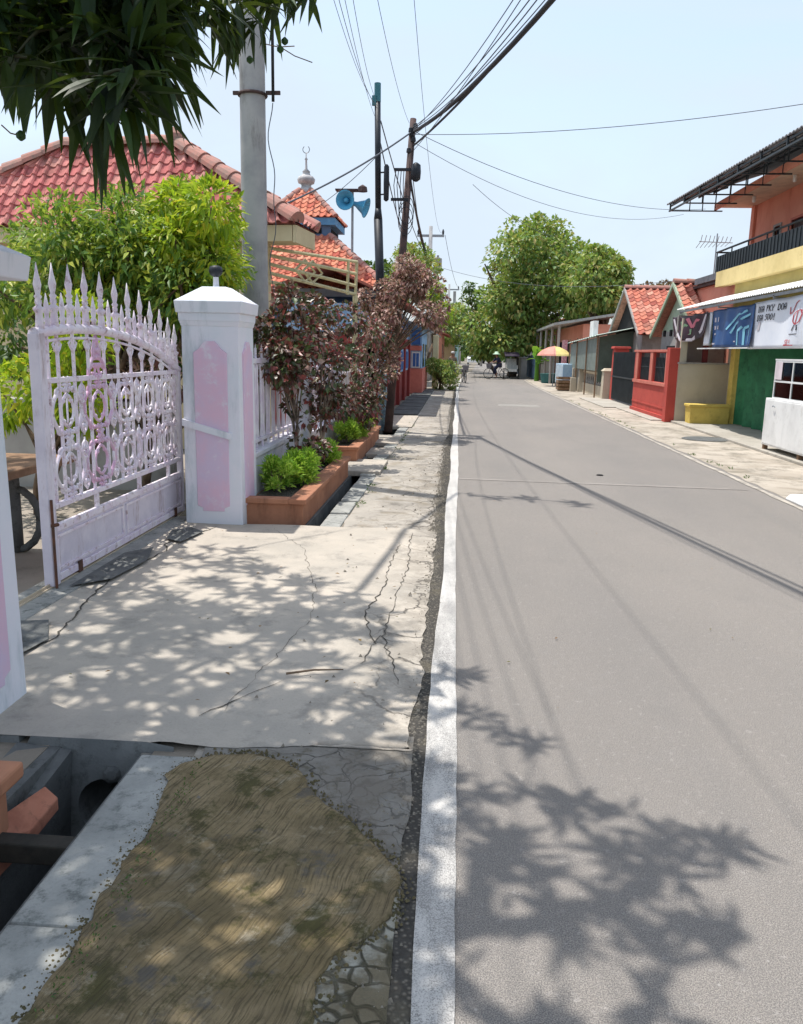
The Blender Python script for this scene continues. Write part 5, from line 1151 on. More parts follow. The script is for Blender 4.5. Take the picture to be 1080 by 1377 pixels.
for (x, y, Y) in ((140,100,2.5),(165,128,2.55),(110,118,2.6),(185,122,2.6),(80,100,2.6),(50,85,2.7),(205,65,2.8),(215,85,2.8),(20,75,2.7),(178,95,2.5),(232,40,2.9),(140,135,2.6)):
    p = atY(x, y, Y); tips.append(p); rosette(cm, p, 10, .23, .044, (-80, 15), .22)
for (x, y, Y) in ((262,8,3.6),(285,14,3.7),(305,20,3.8),(275,-8,3.6),(322,8,3.9),(340,4,4.0),(362,-2,4.1),(395,-14,4.2),(420,-16,4.2),(300,-10,3.8),(345,25,4.0),(310,38,3.9),(255,-20,3.5),(380,-16,4.1),(330,-20,4),(295,2,3.7)):
    p = atY(x, y, Y); tips.append(p); rosette(cm, p, 8, .20, .036, (-80, 25), .3)
# the rest of the crown spreads above and beside the camera and shades the drive
shade = [(-3.2,6.3),(-1.7,6.15),(-1.2,5.55),(-.75,5.15),(-.45,4.75),(-.25,4.2),(-.15,3.8),(-.3,3.3),(-.2,3.0),(.0,2.85),(.45,2.72),(.8,2.60),(1.02,2.47),(.78,2.3),(.88,2.0),(.62,1.92),(.62,1.6),(.5,1.2),(.4,.3),(-3.4,.2)]
def limz(p): return 1.6+.43*max(0, p[1])+.25
k = 0
while k < 700:
    gx, gy = U(-3.4, 1.1), U(.2, 6.3)
    if not inpoly(gx, gy, shade): continue
    if noise.noise((gx*2.2, gy*2.2, 3.3)) > .28 and random.random() < .6: continue
    z = U(4.0, 5.3); p = Vector((gx-SK*z, gy-SM*z, z))
    if z < limz(p): z = limz(p)+U(0, .4); p = Vector((gx-SK*z, gy-SM*z, z))
    tips.append(p); rosette(cm, p, random.randint(9, 13), .18, .040, (-60, 30), .25); k += 1
for _ in range(150):
    gx, gy = U(-2.7, -.7), U(2.9, 4.7)
    z = U(4.1, 5.2); p = Vector((gx-SK*z, gy-SM*z, z)); z = max(z, limz(p)+U(0,.3)); p = Vector((gx-SK*z, gy-SM*z, z)); tips.append(p); rosette(cm, p, 9, .17, .038, (-60, 30), .25)
for gx, gy, n_ in ((.40,8.95,7),(.48,8.88,6),(.80,9.05,8),(.90,9.0,6),(.86,8.85,6),(1.28,8.82,8),(1.40,8.72,8),(1.33,8.62,6),(.15,9.12,6)):
    z = 6.35; p = Vector((gx-SK*z, gy-SM*z, z)); tips.append(p); rosette(cm, p, n_, .22, .045, (-50, 30), .25)
k = 0
while k < 380:
    gx, gy = U(-2.6, -.05), U(.6, 2.95)
    if noise.noise((gx*2.4+5, gy*2.4, 7.3)) > .30: continue
    z = U(4.2, 5.2); p = Vector((gx-SK*z, gy-SM*z, z)); z = max(z, limz(p)); p = Vector((gx-SK*z, gy-SM*z, z)); tips.append(p); rosette(cm, p, 10, .20, .042, (-60, 30), .25); k += 1
for gx, gy in ((.05,3.42),(.14,3.36),(.24,3.25),(.33,3.16),(.38,3.12),(.02,3.86),(.08,3.83),(-.05,3.4),(1.0,2.5),(.93,2.5),(.7,2.05),(.85,2.1),(.5,2.7),(.62,2.66),(.3,2.75)):
    z = 4.4; p = Vector((gx-SK*z, gy-SM*z, z)); z = max(z, limz(p)); p = Vector((gx-SK*z, gy-SM*z, z)); tips.append(p); rosette(cm, p, 9, .17, .03, (-50, 30), .25)
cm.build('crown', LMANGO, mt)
tm = MB(); base = Vector((-3.9, .9, 0))
tm.tube([base, base+Vector((.05,.1,1.2)), base+Vector((.15,.25,2.3)), base+Vector((.3,.4,3.3))], [.2,.17,.15,.12], 12)
hub = base+Vector((.3,.4,3.3)); limbs = [Vector((-2.6,2.2,4.6)), Vector((-1.5,2.6,4.9)), Vector((-2.8,4.0,4.9)), Vector((-1.6,4.6,5.0)), Vector((-1.9,1.0,4.8)), Vector((-.6,2.9,5.1)), Vector((-3.0,5.6,5.2)), Vector((-1.9,3.1,4.1)), Vector((-2.0,2.6,3.9)), Vector((-1.0,1.4,5.0)), Vector((-1.9,5.8,5.2))]
for q_ in limbs:
    mid = hub.lerp(q_, .5)+Vector((0,0,.25)); tm.tube([hub, mid, q_], [.06,.035,.018], 8)
tm.build('trunk', TRUNK, mt, smooth=True)
tm = MB(); nodes = list(limbs); tips.sort(key=lambda p: min((a_-p).length for a_ in limbs))
for p in tips:
    q_ = min(nodes, key=lambda a_: (a_-p).length); L_ = (p-q_).length; mid = q_.lerp(p, .5)+Vector((U(-.06,.06),U(-.06,.06),U(.02,.12)))*min(1, L_); tm.tube([q_, mid, p], [.007,.005,.003], 5, caps=False); nodes.append(p)
tm.tube([Vector((-1.9,5.8,5.2)), Vector((-1.9,8.0,6.0)), Vector((-1.55,10.02,6.4)), Vector((-.7,9.75,6.4)), Vector((-.1,9.5,6.3))], [.03,.028,.022,.016,.008], 6)
tm.build('twigs', LTWIG, mt, smooth=True)
# small fruit twigs by the pole, tendril at left
m = MB()
for (x, y, x2, y2) in ((352,58,396,62),(372,60,420,84),(2,168,26,182)):
    a_ = atY(x, y, 4.1 if x > 100 else 2.9); b_ = atY(x2, y2, 4.2 if x > 100 else 2.9); m.tube([a_, a_.lerp(b_, .5)+Vector((0,0,-.01)), b_], .0025, 5)
m.build('bare_twigs', LDRY, mt); m = MB()
for (x, y) in ((383,55),(377,66),(336,80),(28,182)): m.lathe(atY(x, y, 4.1 if x > 100 else 2.9), [(.004,-.018),(.016,-.008),(.017,.004),(.005,.016)], 8)
m.build('fruits', LTREED, mt)
def crown(m, clumps, n, size, el=(-30, 60), flat=.85, asp=.5, seg=1, shell=.55):
    tot = sum(r**2 for c, r in clumps)
    for c, r in clumps:
        c = Vector(c)
        for k in range(int(n*r*r/tot)):
            d = rdir(); rr = r*(shell + (1-shell)*random.random()**.6); p = c+Vector((d.x*rr, d.y*rr, d.z*rr*flat))
            f = (d*1.0+rdir()*.8+Vector((0,0,-.1))).normalized(); nn_ = (d+Vector((0,0,.8))+rdir()*.5).normalized()
            s_ = size*U(.6, 1.25); m.leaf(p, f, nn_, s_, s_*asp, U(0,.4), seg)
def clumpset(px0, px1, py0, py1, Y0_, Y1_, n, r0, r1, P_=None):
    out = []
    while len(out) < n:
        x, y = U(px0, px1), U(py0, py1)
        if P_ and not inpoly(x, y, P_): continue
        out.append((atY(x, y, U(Y0_, Y1_)), U(r0, r1)))
    return out
def plant(name, lab, cat, base, cl, n, size, leafm, barkm, trad=.06, asp=.5, group=None, seg=1, stems=1, hubz=.45, nb=14):
    e = empty(name, base, lab, cat, group)
    m = MB(); crown(m, cl, n, size, asp=asp, seg=seg); m.build('crown', leafm, e)
    m = MB(); base = Vector(base); cen = sum((Vector(c) for c, r in cl), Vector())/len(cl)
    for s_ in range(stems):
        b = base+Vector((U(-1,1),U(-1,1),0))*trad*2.5*(stems > 1); h = b.lerp(cen, hubz)+Vector((U(-1,1),U(-1,1),0))*trad*3; h.z = base.z+(cen.z-base.z)*hubz
        m.tube([b, b.lerp(h, .5)+Vector((U(-1,1),U(-1,1),0))*trad, h], [trad*1.15, trad, trad*.85], 9)
        for c, r in random.sample(cl, min(len(cl), nb)):
            c = Vector(c); mid = h.lerp(c, .5)+Vector((U(-1,1),U(-1,1),U(0,1)))*trad*2; m.tube([h, mid, c], [trad*.6, trad*.38, trad*.14], 6, caps=False)
    m.build('trunk', barkm, e, smooth=True); return e
random.seed(5)
# yellow-green hedge tree behind the gate
hp = [(-20,318),(60,312),(130,305),(190,290),(235,275),(270,262),(290,275),(300,300),(306,350),(300,385),(280,400),(200,400),(100,380),(30,400),(-20,400)]
cl = clumpset(-20, 335, 245, 405, 7.9, 9.4, 46, .26, .46, hp)
e = plant('hedge_tree', 'broad green and yellow bushy tree behind the gate, below the pink roof', 'tree', (-4.0, 8.8, 0), cl, 17000, .10, LHEDGE, TRUNK, .07, .38, stems=3)
cl = clumpset(225, 306, 245, 400, 7.8, 9.0, 15, .18, .30, hp)
plant('yellow_shrub', 'sunlit yellow-green shrub spilling over the lilac pillar beside the concrete pole', 'shrub', (-2.75, 8.7, 0), cl, 5200, .12, LYELL, TRUNK, .04, .34, stems=3)
cl = clumpset(5, 120, 440, 560, 6.6, 7.6, 9, .2, .34)
plant('yellow_shrub', 'low yellow-green shrub seen through the left half of the gate', 'shrub', (-3.9, 7.2, 0), cl, 2600, .10, LYELL, TRUNK, .03, .4, stems=3)
cl = clumpset(-20, 260, 395, 470, 9.2, 10.5, 16, .35, .5)
plant('dark_shrub', 'dense dark green shrub mass low behind the gate spears', 'shrub', (-4.4, 9.8, 0), cl, 5200, .12, LTREED, TRUNK, .05, .5, stems=3)
cl = clumpset(140, 330, 480, 560, 8.2, 8.9, 7, .22, .3)
plant('dark_shrub', 'shaded leggy shrub seen through the right half of the gate', 'shrub', (-3.3, 8.3, 0), cl, 900, .10, LPINK, TRUNK, .03, .5, stems=3)
# burgundy shrubs in the planters
def burg(lab, base, cl, n, size=.10, lm=LBURG, st=2, tr=.018):
    return plant('burgundy_shrub', lab, 'shrub', base, cl, n, size, lm, TRUNKG, tr, .72, 'red-leaved shrubs in the planters', stems=st, hubz=.42, nb=9)
A1 = [(345,395),(400,392),(430,420),(440,470),(410,500),(372,520),(345,500),(335,450)]
cl = clumpset(335, 440, 390, 520, 8.3, 9.2, 17, .13, .24, A1) + [(Vector((-1.72,8.5,.62)), .09), (Vector((-1.62,8.62,.85)), .07), (Vector((-1.80,8.7,1.0)), .08)]
burg('nearest dark burgundy shrub on thin stems, rising over the first bright green clump', (-1.72, 8.55, .25), cl, 2500, .078)
A2 = [(400,400),(470,415),(500,440),(500,500),(470,535),(430,560),(405,520)]
cl = clumpset(400, 500, 400, 560, 9.9, 11.0, 20, .13, .25, A2) + [(Vector((-1.72,10.1,.7)), .12)]
burg('middle burgundy shrub whose crown joins the nearest one, before the white fence posts', (-1.68, 9.95, .25), cl, 2700, .078)
A3 = [(455,430),(520,440),(520,500),(500,560),(465,555)]
cl = clumpset(455, 520, 430, 560, 12.0, 13.6, 15, .15, .26, A3)
burg('third burgundy shrub with several slanting stems in the far planter', (-1.66, 12.3, .25), cl, 2000, .078, st=3)
A4 = [(500,375),(530,362),(548,350),(575,365),(590,400),(582,430),(560,448),(535,478),(505,482),(490,450),(484,410)]
cl = clumpset(484, 592, 350, 485, 14.3, 15.8, 30, .12, .26, A4) + clumpset(484, 545, 440, 500, 14.0, 15.0, 7, .09, .16) + clumpset(560, 600, 380, 455, 15, 15.8, 6, .08, .14)
plant('red_leaved_tree', 'taller pinkish-brown leaved tree wrapping the two thin poles', 'tree', (-1.84, 14.85, .2), cl, 7400, .08, LPINK, TRUNK, .035, .62, stems=2, hubz=.6)
cl = [(Vector((-1.66,9.0,.42)), .13), (Vector((-1.62,9.25,.46)), .14)]
burg('small low burgundy plant between the two bright green clumps in the planter', (-1.66, 9.1, .25), cl, 420, .07)
# bright green low shrubs in planters (each clump is its own plant)
for (x, y, r, lab) in ((-1.74,7.75,.17,'nearest bright green clump by the lilac pillar'),(-1.60,8.15,.19,'fullest bright green clump in the near planter, second from the pillar'),(-1.70,8.5,.14,'small green clump behind the fullest one'),(-1.62,9.75,.17,'bright green clump next to the small low burgundy plant'),(-1.72,10.05,.14,'green clump at the far end of the long planter'),(-1.66,12.1,.17,'green clump starting the far planter'),(-1.66,12.9,.2,'green clump in the middle of the far planter'),(-1.64,13.8,.2,'farthest green clump before the poles')):
    e = empty('low_shrub', (x, y, .24), lab, 'shrub', 'bright green clumps in the planters'); m = MB()
    blobs = [(x+U(-.12,.14), y+U(-.24,.24), .22+U(0,.20), r*U(.35,.62)) for _ in range(11)]
    for (bx_, by_, bz_, br_) in blobs:
      for k in range(int(700*br_*br_/.02)):
        d = rdir(-10, 90); rr = br_*random.random()**.4; p = Vector((bx_+d.x*rr, by_+d.y*rr, bz_+d.z*rr*1.35)); dd = (d*.8+Vector((0,0,1))*.6+rdir()*.6).normalized()
        m.leaf(p, dd, rdir(), U(.03,.10), U(.012,.024), .3)
    for k in range(30): d = rdir(20, 80); m.leaf(Vector((x+U(-.12,.14), y+U(-.22,.22), .26+U(0,.16))), d, rdir(), U(.08,.16), U(.01,.02), .5)
    m.build('foliage', LLIME, e)
    m = MB()
    for k in range(9): d = rdir(35, 85); m.tube([(x+d.x*.03,y+d.y*.03,.22),(x+d.x*r*.8,y+d.y*r*.8,.25+d.z*r*1.2)], .004, 4)
    m.build('stems', TRUNKG, e)
# street trees further off
def far_tree(lab, base, cl, n, size, lm, tr=.2, name='tree', group='trees along the street'):
    return plant(name, lab, 'tree', base, cl, n, size, lm, TRUNK, tr, .6, group, hubz=.5)
B1 = [(645,470),(640,430),(655,400),(668,360),(668,315),(690,300),(705,312),(735,300),(755,300),(770,330),(795,345),(815,380),(812,420),(780,440),(740,440),(720,460),(690,470)]
cl = clumpset(640, 815, 298, 470, 52, 60, 165, .6, 1.15, B1) + [(atY(640,470,54),.6),(atY(655,455,54),.7),(atY(700,460,54),.8),(atY(696,305,55),.55),(atY(746,302,55),.5),(atY(652,355,54),.28),(atY(672,330,54),.5)]
far_tree('very large rounded green tree overhanging the right side of the street', (3.6, 56, 0), cl, 25000, .33, LTREE, .3)
B2 = [(765,360),(780,345),(800,340),(825,350),(842,385),(850,405),(820,410),(790,405),(775,380)]
cl = clumpset(762, 850, 335, 415, 44, 50, 40, .4, .8, B2) + [(atY(797,340,46),.35),(atY(812,338,46),.3)]
far_tree('looser lighter tree behind the dark-gabled cottage, right of the very large one', (9.4, 47, 0), cl, 8000, .30, LTREE, .2)
cl = clumpset(628, 655, 380, 470, 62, 66, 14, .4, .8)
far_tree('slim tree with a drooping top at the left edge of the very large tree', (2.9, 64, 0), cl, 2200, .28, LTREED, .12)
cl = clumpset(850, 905, 385, 408, 60, 66, 12, .6, .9)
far_tree('low brownish tree far behind the two cottages', (15.5, 63, 0), cl, 1500, .3, LDRY, .15)
B3 = [(532,345),(545,330),(575,345),(583,375),(580,400),(535,400)]
cl = clumpset(530, 584, 330, 400, 26, 30, 18, .3, .5, B3)
far_tree('light green tree rising behind the red-leaved tree', (-2.6, 28, 0), cl, 3000, .16, LTREE, .1)
cl = clumpset(495, 545, 345, 372, 30, 33, 6, .3, .5)
far_tree('small green treetop right of the mosque roof', (-4.0, 31, 0), cl, 900, .18, LTREED, .1)
cl = clumpset(590, 630, 415, 455, 66, 78, 22, .6, 1.1)
far_tree('green street tree on the left far down the road', (-2.4, 72, 0), cl, 3600, .3, LTREE, .15)
cl = clumpset(598, 626, 440, 470, 86, 92, 14, .6, 1.1)
far_tree('farther green street tree near the end of the road', (-1.0, 89, 0), cl, 2000, .32, LTREED, .15)
cl = clumpset(583, 600, 385, 430, 38, 41, 7, .28, .45)
far_tree('small yellow-green tree top behind the red-leaved tree, left of the road', (-1.9, 39.5, 0), cl, 1200, .16, LYELL, .07)
cl = [(Vector((U(-1.15,-.25), U(34,36.2), U(.2,1.15))), U(.25,.40)) for k in range(16)]
plant('roadside_bush', 'round green bush at the left road edge beyond the red wall', 'bush', (-.75, 35.2, 0), cl, 4200, .11, LTREE, TRUNK, .03, .5, stems=4, hubz=.3)
cl = [(Vector((U(-1.5,-.4), U(26.5,30.5), U(.05,.15))), U(.15,.25)) for k in range(14)]
# banana plant
bn = empty('banana_plant', (4.6, 48.4, 0), 'banana plant with broad pale green leaves beside the roadside shop', 'plant')
m = MB()
for k in range(15):
    a_ = U(0, 2*PI); e_ = R(U(25, 80)); d = Vector((math.cos(a_)*math.cos(e_), math.sin(a_)*math.cos(e_), math.sin(e_))); m.leaf(Vector((4.55+U(-.3,.3), 48.4+U(-.3,.3), U(.9,1.6))), d, Vector((0,0,1)), U(1.0,1.5), U(.3,.42), .5, seg=2)
m.build('leaves', LBAN, bn); m = MB(); m.tube([(4.6,48.4,0),(4.58,48.4,1.6)], [.14,.09], 10); m.build('stem', LBAN, bn)
# far treeline and far roofs closing the street
m = MB(); cl = [(Vector((U(-70, 110), U(165, 215), U(.5, 5.0))), U(1.8, 3.4)) for k in range(240)] + [(Vector((U(0, 14), U(132, 150), U(.5, 4.2))), U(1., 1.7)) for k in range(26)]
crown(m, cl, 21000, 1.0, asp=.6); tag(m.build('far_woods', LTREED), 'far mass of trees closing the street', 'woods', kind='stuff')
for (x, y0, y1, w_, h_, mt_, lab) in ((8.5, 62, 72, 5, 3.0, GREY, 'grey far right house under the very large tree'), (9.5, 75, 88, 6, 3.2, CREAM, 'cream far right house past the very large tree'), (12.5, 100, 115, 7, 3.4, SALM, 'salmon farthest right house')):
    w = empty('far_house', (x, (y0+y1)/2, 0), lab, 'house', 'houses far along the right side'); m = MB(); m.box(x-w_/2, x+w_/2, y0, y1, 0, h_); m.build('wall', mt_, w)
    m = MB(); m.prism([(x-w_/2-.5, y0-.4, h_),(x+w_/2+.5, y0-.4, h_),(x, y0-.4, h_+1.5)], (0, y1-y0+.8, 0)); m.build('roof', TILER, w)
    m = MB(); m.box(x-w_/2-.04, x-w_/2+.02, y0+1, y0+2.5, .8, 2.2); m.build('window', WIND, w)
# weeds in cracks
m = MB(); 
for k in range(60):
    if k % 2: x, y = -1.0+U(-.05,.05), U(7.4, 20)
    else: x, y = 3.9+U(-.03,.1), U(9, 30)
    for j in range(7): m.leaf(Vector((x+U(-.03,.03), y+U(-.05,.05), .0)), rdir(20, 80), rdir(), U(.03,.08), .012, .2)
for k in range(500):
    x = -.96+abs(random.gauss(0, .03)); y = U(.8, 2.8); m.leaf(Vector((x, y, .025)), rdir(15, 80), rdir(), U(.006,.016), .005, .2)
tag(m.build('weeds', LTREED), 'tiny weeds along kerbs and cracks', 'weeds', kind='stuff')
# ============================================================ CABLES
def cable(pts, r, lab, mat=CABLE, group='overhead cables', n=6):
    m = MB(); m.tube(pts, r, n); return tag(m.build('overhead_cable', mat, smooth=True), lab, 'cable', group)
def para(p, q_, sag, n=22):
    p, q_ = Vector(p), Vector(q_); return [p.lerp(q_, i/n)-Vector((0,0,4*sag*(i/n)*(1-i/n))) for i in range(n+1)]
def thru(p, mid, tm_, ze, n=30):
    p = Vector(p); e = p+(mid-p)/tm_; e.z = ze; lz_ = p.z+(ze-p.z)*tm_; s_ = (lz_-mid.z)/(4*tm_*(1-tm_)); return para(p, e, s_, n)
tp = Vector((-1.03, 16.4, 5.75))
cable(thru(tp+Vector((.03,0,-.05)), atY(746,-4,8.3), .36, 5.9), .030, 'thickest black cable bundle sweeping from the leaning pole over the road to the top right')
cable(thru(tp+Vector((.03,0,-.30)), atY(740,0,8.6), .35, 5.6), .018, 'second heavy cable just under the thickest bundle')
for k, (x, dz_, r_, l) in enumerate(((733,.0,.006,'thin cable just above the thickest bundle'),(722,-.12,.007,'thin cable second above the thickest bundle'),(712,.03,.007,'thin cable in the middle of the right-hand fan'),(700,-.4,.006,'thin low-starting cable of the right-hand fan'),(690,-.02,.006,'leftmost cable of the right-hand fan'))):
    cable(thru(tp+Vector((.02,0,dz_)), atY(x, 0, 8.6+.15*k), .35, 5.9+.1*k), r_, l, CABLEF)
bt = Vector((-1.69, 16.4, 6.2))
for (x, dz_, r_, l) in ((449,-.05,.0035,'outer left cable rising from the black steel pole'),(456,-.1,.004,'heavier cable second from left above the black steel pole'),(464,-.35,.0035,'third left cable starting lower on the black steel pole'),(475,0,.0035,'innermost left cable above the black steel pole')):
    cable(thru(bt+Vector((0,0,dz_)), atY(x, 0, 9.5), .4, 6.6), r_, l, CABLEF)
cable(thru(tp+Vector((-.06,0,.1)), atY(508,0,9.5), .35, 7.0), .0035, 'single thin cable from the leaning pole straight up to the top edge', CABLEF)
cable(thru(Vector((-1.05,45,7.95)), atY(557,0,13.0), .7, 9.0), .0045, 'long thin wire from the near crossarm pole over the leaning pole to the top edge', CABLEF)
cable(para(tp+Vector((.05,0,-.1)), atY(1130,132,13.5), .15), .006, 'lone cable running right from the leaning pole across the sky', CABLEF)
cable(para(tp+Vector((.05,0,-.05)), (6.9, 24.8, 5.75), .45), .006, 'upper cable drooping right from the leaning pole to the shop house eave', CABLEF)
cable(para(tp+Vector((.05,0,-.25)), (6.3, 24.8, 5.6), .6), .005, 'lower cable drooping right from the leaning pole to the shop house eave', CABLEF)
cable(para(tp+Vector((0,0,-.05)), atY(330,296,13.2), .12), .016, 'cable from the leaning pole down left across the mosque finial', CABLEF)
cable(para((-1.66,16.4,5.3), (-4.9,22.5,4.9), .2), .007, 'faint cable from the black steel pole toward the mosque roof', CABLEF)
for (z, x1, r_, l) in ((4.9,-1.6,.022,'heavy cable from the junction can down the street'),(4.85,-1.45,.022,'heavy cable beside the heaviest one down the street'),(5.3,-1.9,.009,'thin upper cable down the street past the leaning pole')):
    cable(para((-1.06,16.5,z), (x1,45,7.0 if r_ < .02 else 6.6), .7), r_, l)
for (z, x1, s_, l) in ((5.9,-1.2,.9,'loose cable sagging between the two thin poles and on down the street'),(5.5,-1.75,1.3,'lowest sagging cable right of the black steel pole')):
    cable(para((-1.64,16.45,z), (x1,45,6.2), s_), .012, l, CABLEF)
cable(para((-.95,45,7.7), (.0,80,7.5), .8), .012, 'wire between the first and second crossarm poles', CABLEF)
cable(para((-2.35,45,7.7), (-1.3,80,7.5), .8), .012, 'left wire between the first and second crossarm poles', CABLEF)
cable(para(atY(636,248,34), atY(745,318,46), .3), .010, 'short faint wire slanting down to the very large tree', CABLEF)
cable(para((-1.0,45,6.0), atY(905,378,30), .5), .010, 'faint far wire slanting across behind the large tree to the cottages', CABLEF)
# far crossarm poles
def tpole(x, y, h, lab, tr=False, w=.85):
    e = empty('crossarm_pole', (x, y, 0), lab, 'utility pole', 'crossarm poles down the street')
    m = MB(); m.tube([(x,y,0),(x,y,h)], [.16,.10], 10); m.build('shaft', CPOLE, e, smooth=True)
    m = MB(); m.box(x-w, x+w, y-.05, y+.05, h-.55, h-.43); m.build('crossarm', GALV, e)
    for s_ in (-w+.06, w-.06):
        m = MB(); m.lathe((x+s_, y, h-.43), [(.03,0),(.06,.05),(.05,.1),(.07,.14),(.05,.2),(.02,.28)], 8); m.build('insulator', STEELB, e)
    if tr:
        m = MB(); m.lathe((x+.42, y-.1, h-2.45), [(.2,0),(.22,.05),(.22,.75),(.2,.8),(.06,.85),(.06,.95)], 12); m.box(x,x+.4,y-.12,y-.04,h-2.2,h-2.1); m.build('transformer', GREY, e)
        m = MB(); m.box(x-1.6, x, y-.04, y+.02, h-2.3, h-2.2); m.build('lamp_arm', GALV, e)
tpole(-1.72, 45, 8.15, 'first crossarm pole with grey transformer can, beyond the leaning pole', True, .72)
tpole(-1.15, 80, 7.95, 'second crossarm pole down the street, thinner and lower', False, .95)
tpole(.1, 108, 7.9, 'third crossarm pole, smallest before the road end', False, 1.)
tpole(2.6, 96, 5.6, 'pale slim pole at the left edge of the very large tree', False, .3)
m = MB(); c0 = atY(608, 415, 118); m.box(c0.x-1.1, c0.x+1.1, 117, 120, 0, c0.z+.6)
tw = empty('pale_green_tower', (c0.x, 118, 0), 'far pale green tower block behind the left trees', 'tower'); m.build('tower_body', P('pale_teal', (150,186,186)), tw)
m = MB(); m.box(c0.x-.8, c0.x-.4, 118, 118.4, c0.z+.6, c0.z+2); m.box(c0.x+.1, c0.x+.5, 118, 118.4, c0.z+.6, c0.z+2.4); m.build('masts', GREY, tw)
# ============================================================ VEHICLES AND PEOPLE
def wheel(e, c, r, axis, w=.04, name='wheel', spokes=True):
    ax = Vector(axis).normalized(); m = MB(); u = ax.cross(Vector((0,0,1))).normalized(); v = Vector((0,0,1)); c = Vector(c)
    m.tube([c+(u*math.cos(t)+v*math.sin(t))*r for t in [k*PI/12 for k in range(25)]], w/2, 6); wh = m.build(name, RUBB, e, smooth=True)
    m = MB(); m.lathe(c, [(.03,-.04),(.03,.04)], 8, ax=ax)
    if spokes:
        for k in range(8): t = k*PI/4; m.tube([c, c+(u*math.cos(t)+v*math.sin(t))*r], .004, 4)
    o = m.build('spokes', GALV, wh); return wh
def bicycle(lab, p, h, frame=CLOD):
    p = Vector(p); d = Vector((math.cos(h), math.sin(h), 0)); s_ = Vector((-d.y, d.x, 0)); e = empty('bicycle', p, lab, 'bicycle')
    f, b = p+d*.52, p-d*.52; r = .33
    for c in (f, b): wheel(e, c+Vector((0,0,r)), r-.02, s_)
    bb_ = p-d*.08+Vector((0,0,.3)); st_ = p-d*.22+Vector((0,0,.82)); hd = p+d*.36+Vector((0,0,.80)); 
    m = MB()
    for a_, c in ((bb_, st_), (st_-Vector((0,0,.1)), hd), (bb_, hd-Vector((0,0,.1))), (b+Vector((0,0,r)), bb_), (b+Vector((0,0,r)), st_-Vector((0,0,.1))), (hd, f+Vector((0,0,r))), (hd, hd+Vector((0,0,.16)))): m.tube([a_, c], .018, 6)
    m.build('frame', frame, e)
    m = MB(); g_ = hd+Vector((0,0,.16)); m.tube([g_-s_*.28-d*.1, g_-s_*.22, g_, g_+s_*.22, g_+s_*.28-d*.1], .014, 6); m.build('handlebar', GALV, e)
    m = MB(); m.frus(st_.x, st_.y, st_.z, st_.z+.06, .08, .08, .11, .11); m.build('saddle', RUBB, e, bevel=.02)
    m = MB(); m.frus(g_.x+d.x*.15, g_.y+d.y*.15, g_.z-.3, g_.z-.04, .13, .12, .17, .15); m.build('basket', CLOG, e)
    return e, hd, st_, bb_
def body(e, J, edges, rad, mat, name='body'):
    me = bpy.data.meshes.new(name); ks = list(J); me.from_pydata([tuple(Vector(J[k])) for k in ks], [(ks.index(a_), ks.index(b_)) for a_, b_ in edges], [])
    o = bpy.data.objects.new(name, me); COL.objects.link(o)
    me.materials.append(mat)
    sk = o.modifiers.new('skin', 'SKIN'); sk.use_smooth_shade = True
    for i, k in enumerate(ks):
        d = me.skin_vertices[0].data[i]; r_ = rad[k]; d.radius = (r_, r_) if not isinstance(r_, tuple) else r_
        d.use_root = (k == 'pelvis')
    s_ = o.modifiers.new('sub', 'SUBSURF'); s_.levels = 2; s_.render_levels = 2
    dg = bpy.context.evaluated_depsgraph_get(); dg.update(); ev = o.evaluated_get(dg); nm = bpy.data.meshes.new_from_object(ev)
    bpy.data.objects.remove(o); o = bpy.data.objects.new(name, nm); COL.objects.link(o); nm.materials.clear(); nm.materials.append(mat); o.parent = e; o.location = -Vector(e.location)
    return o
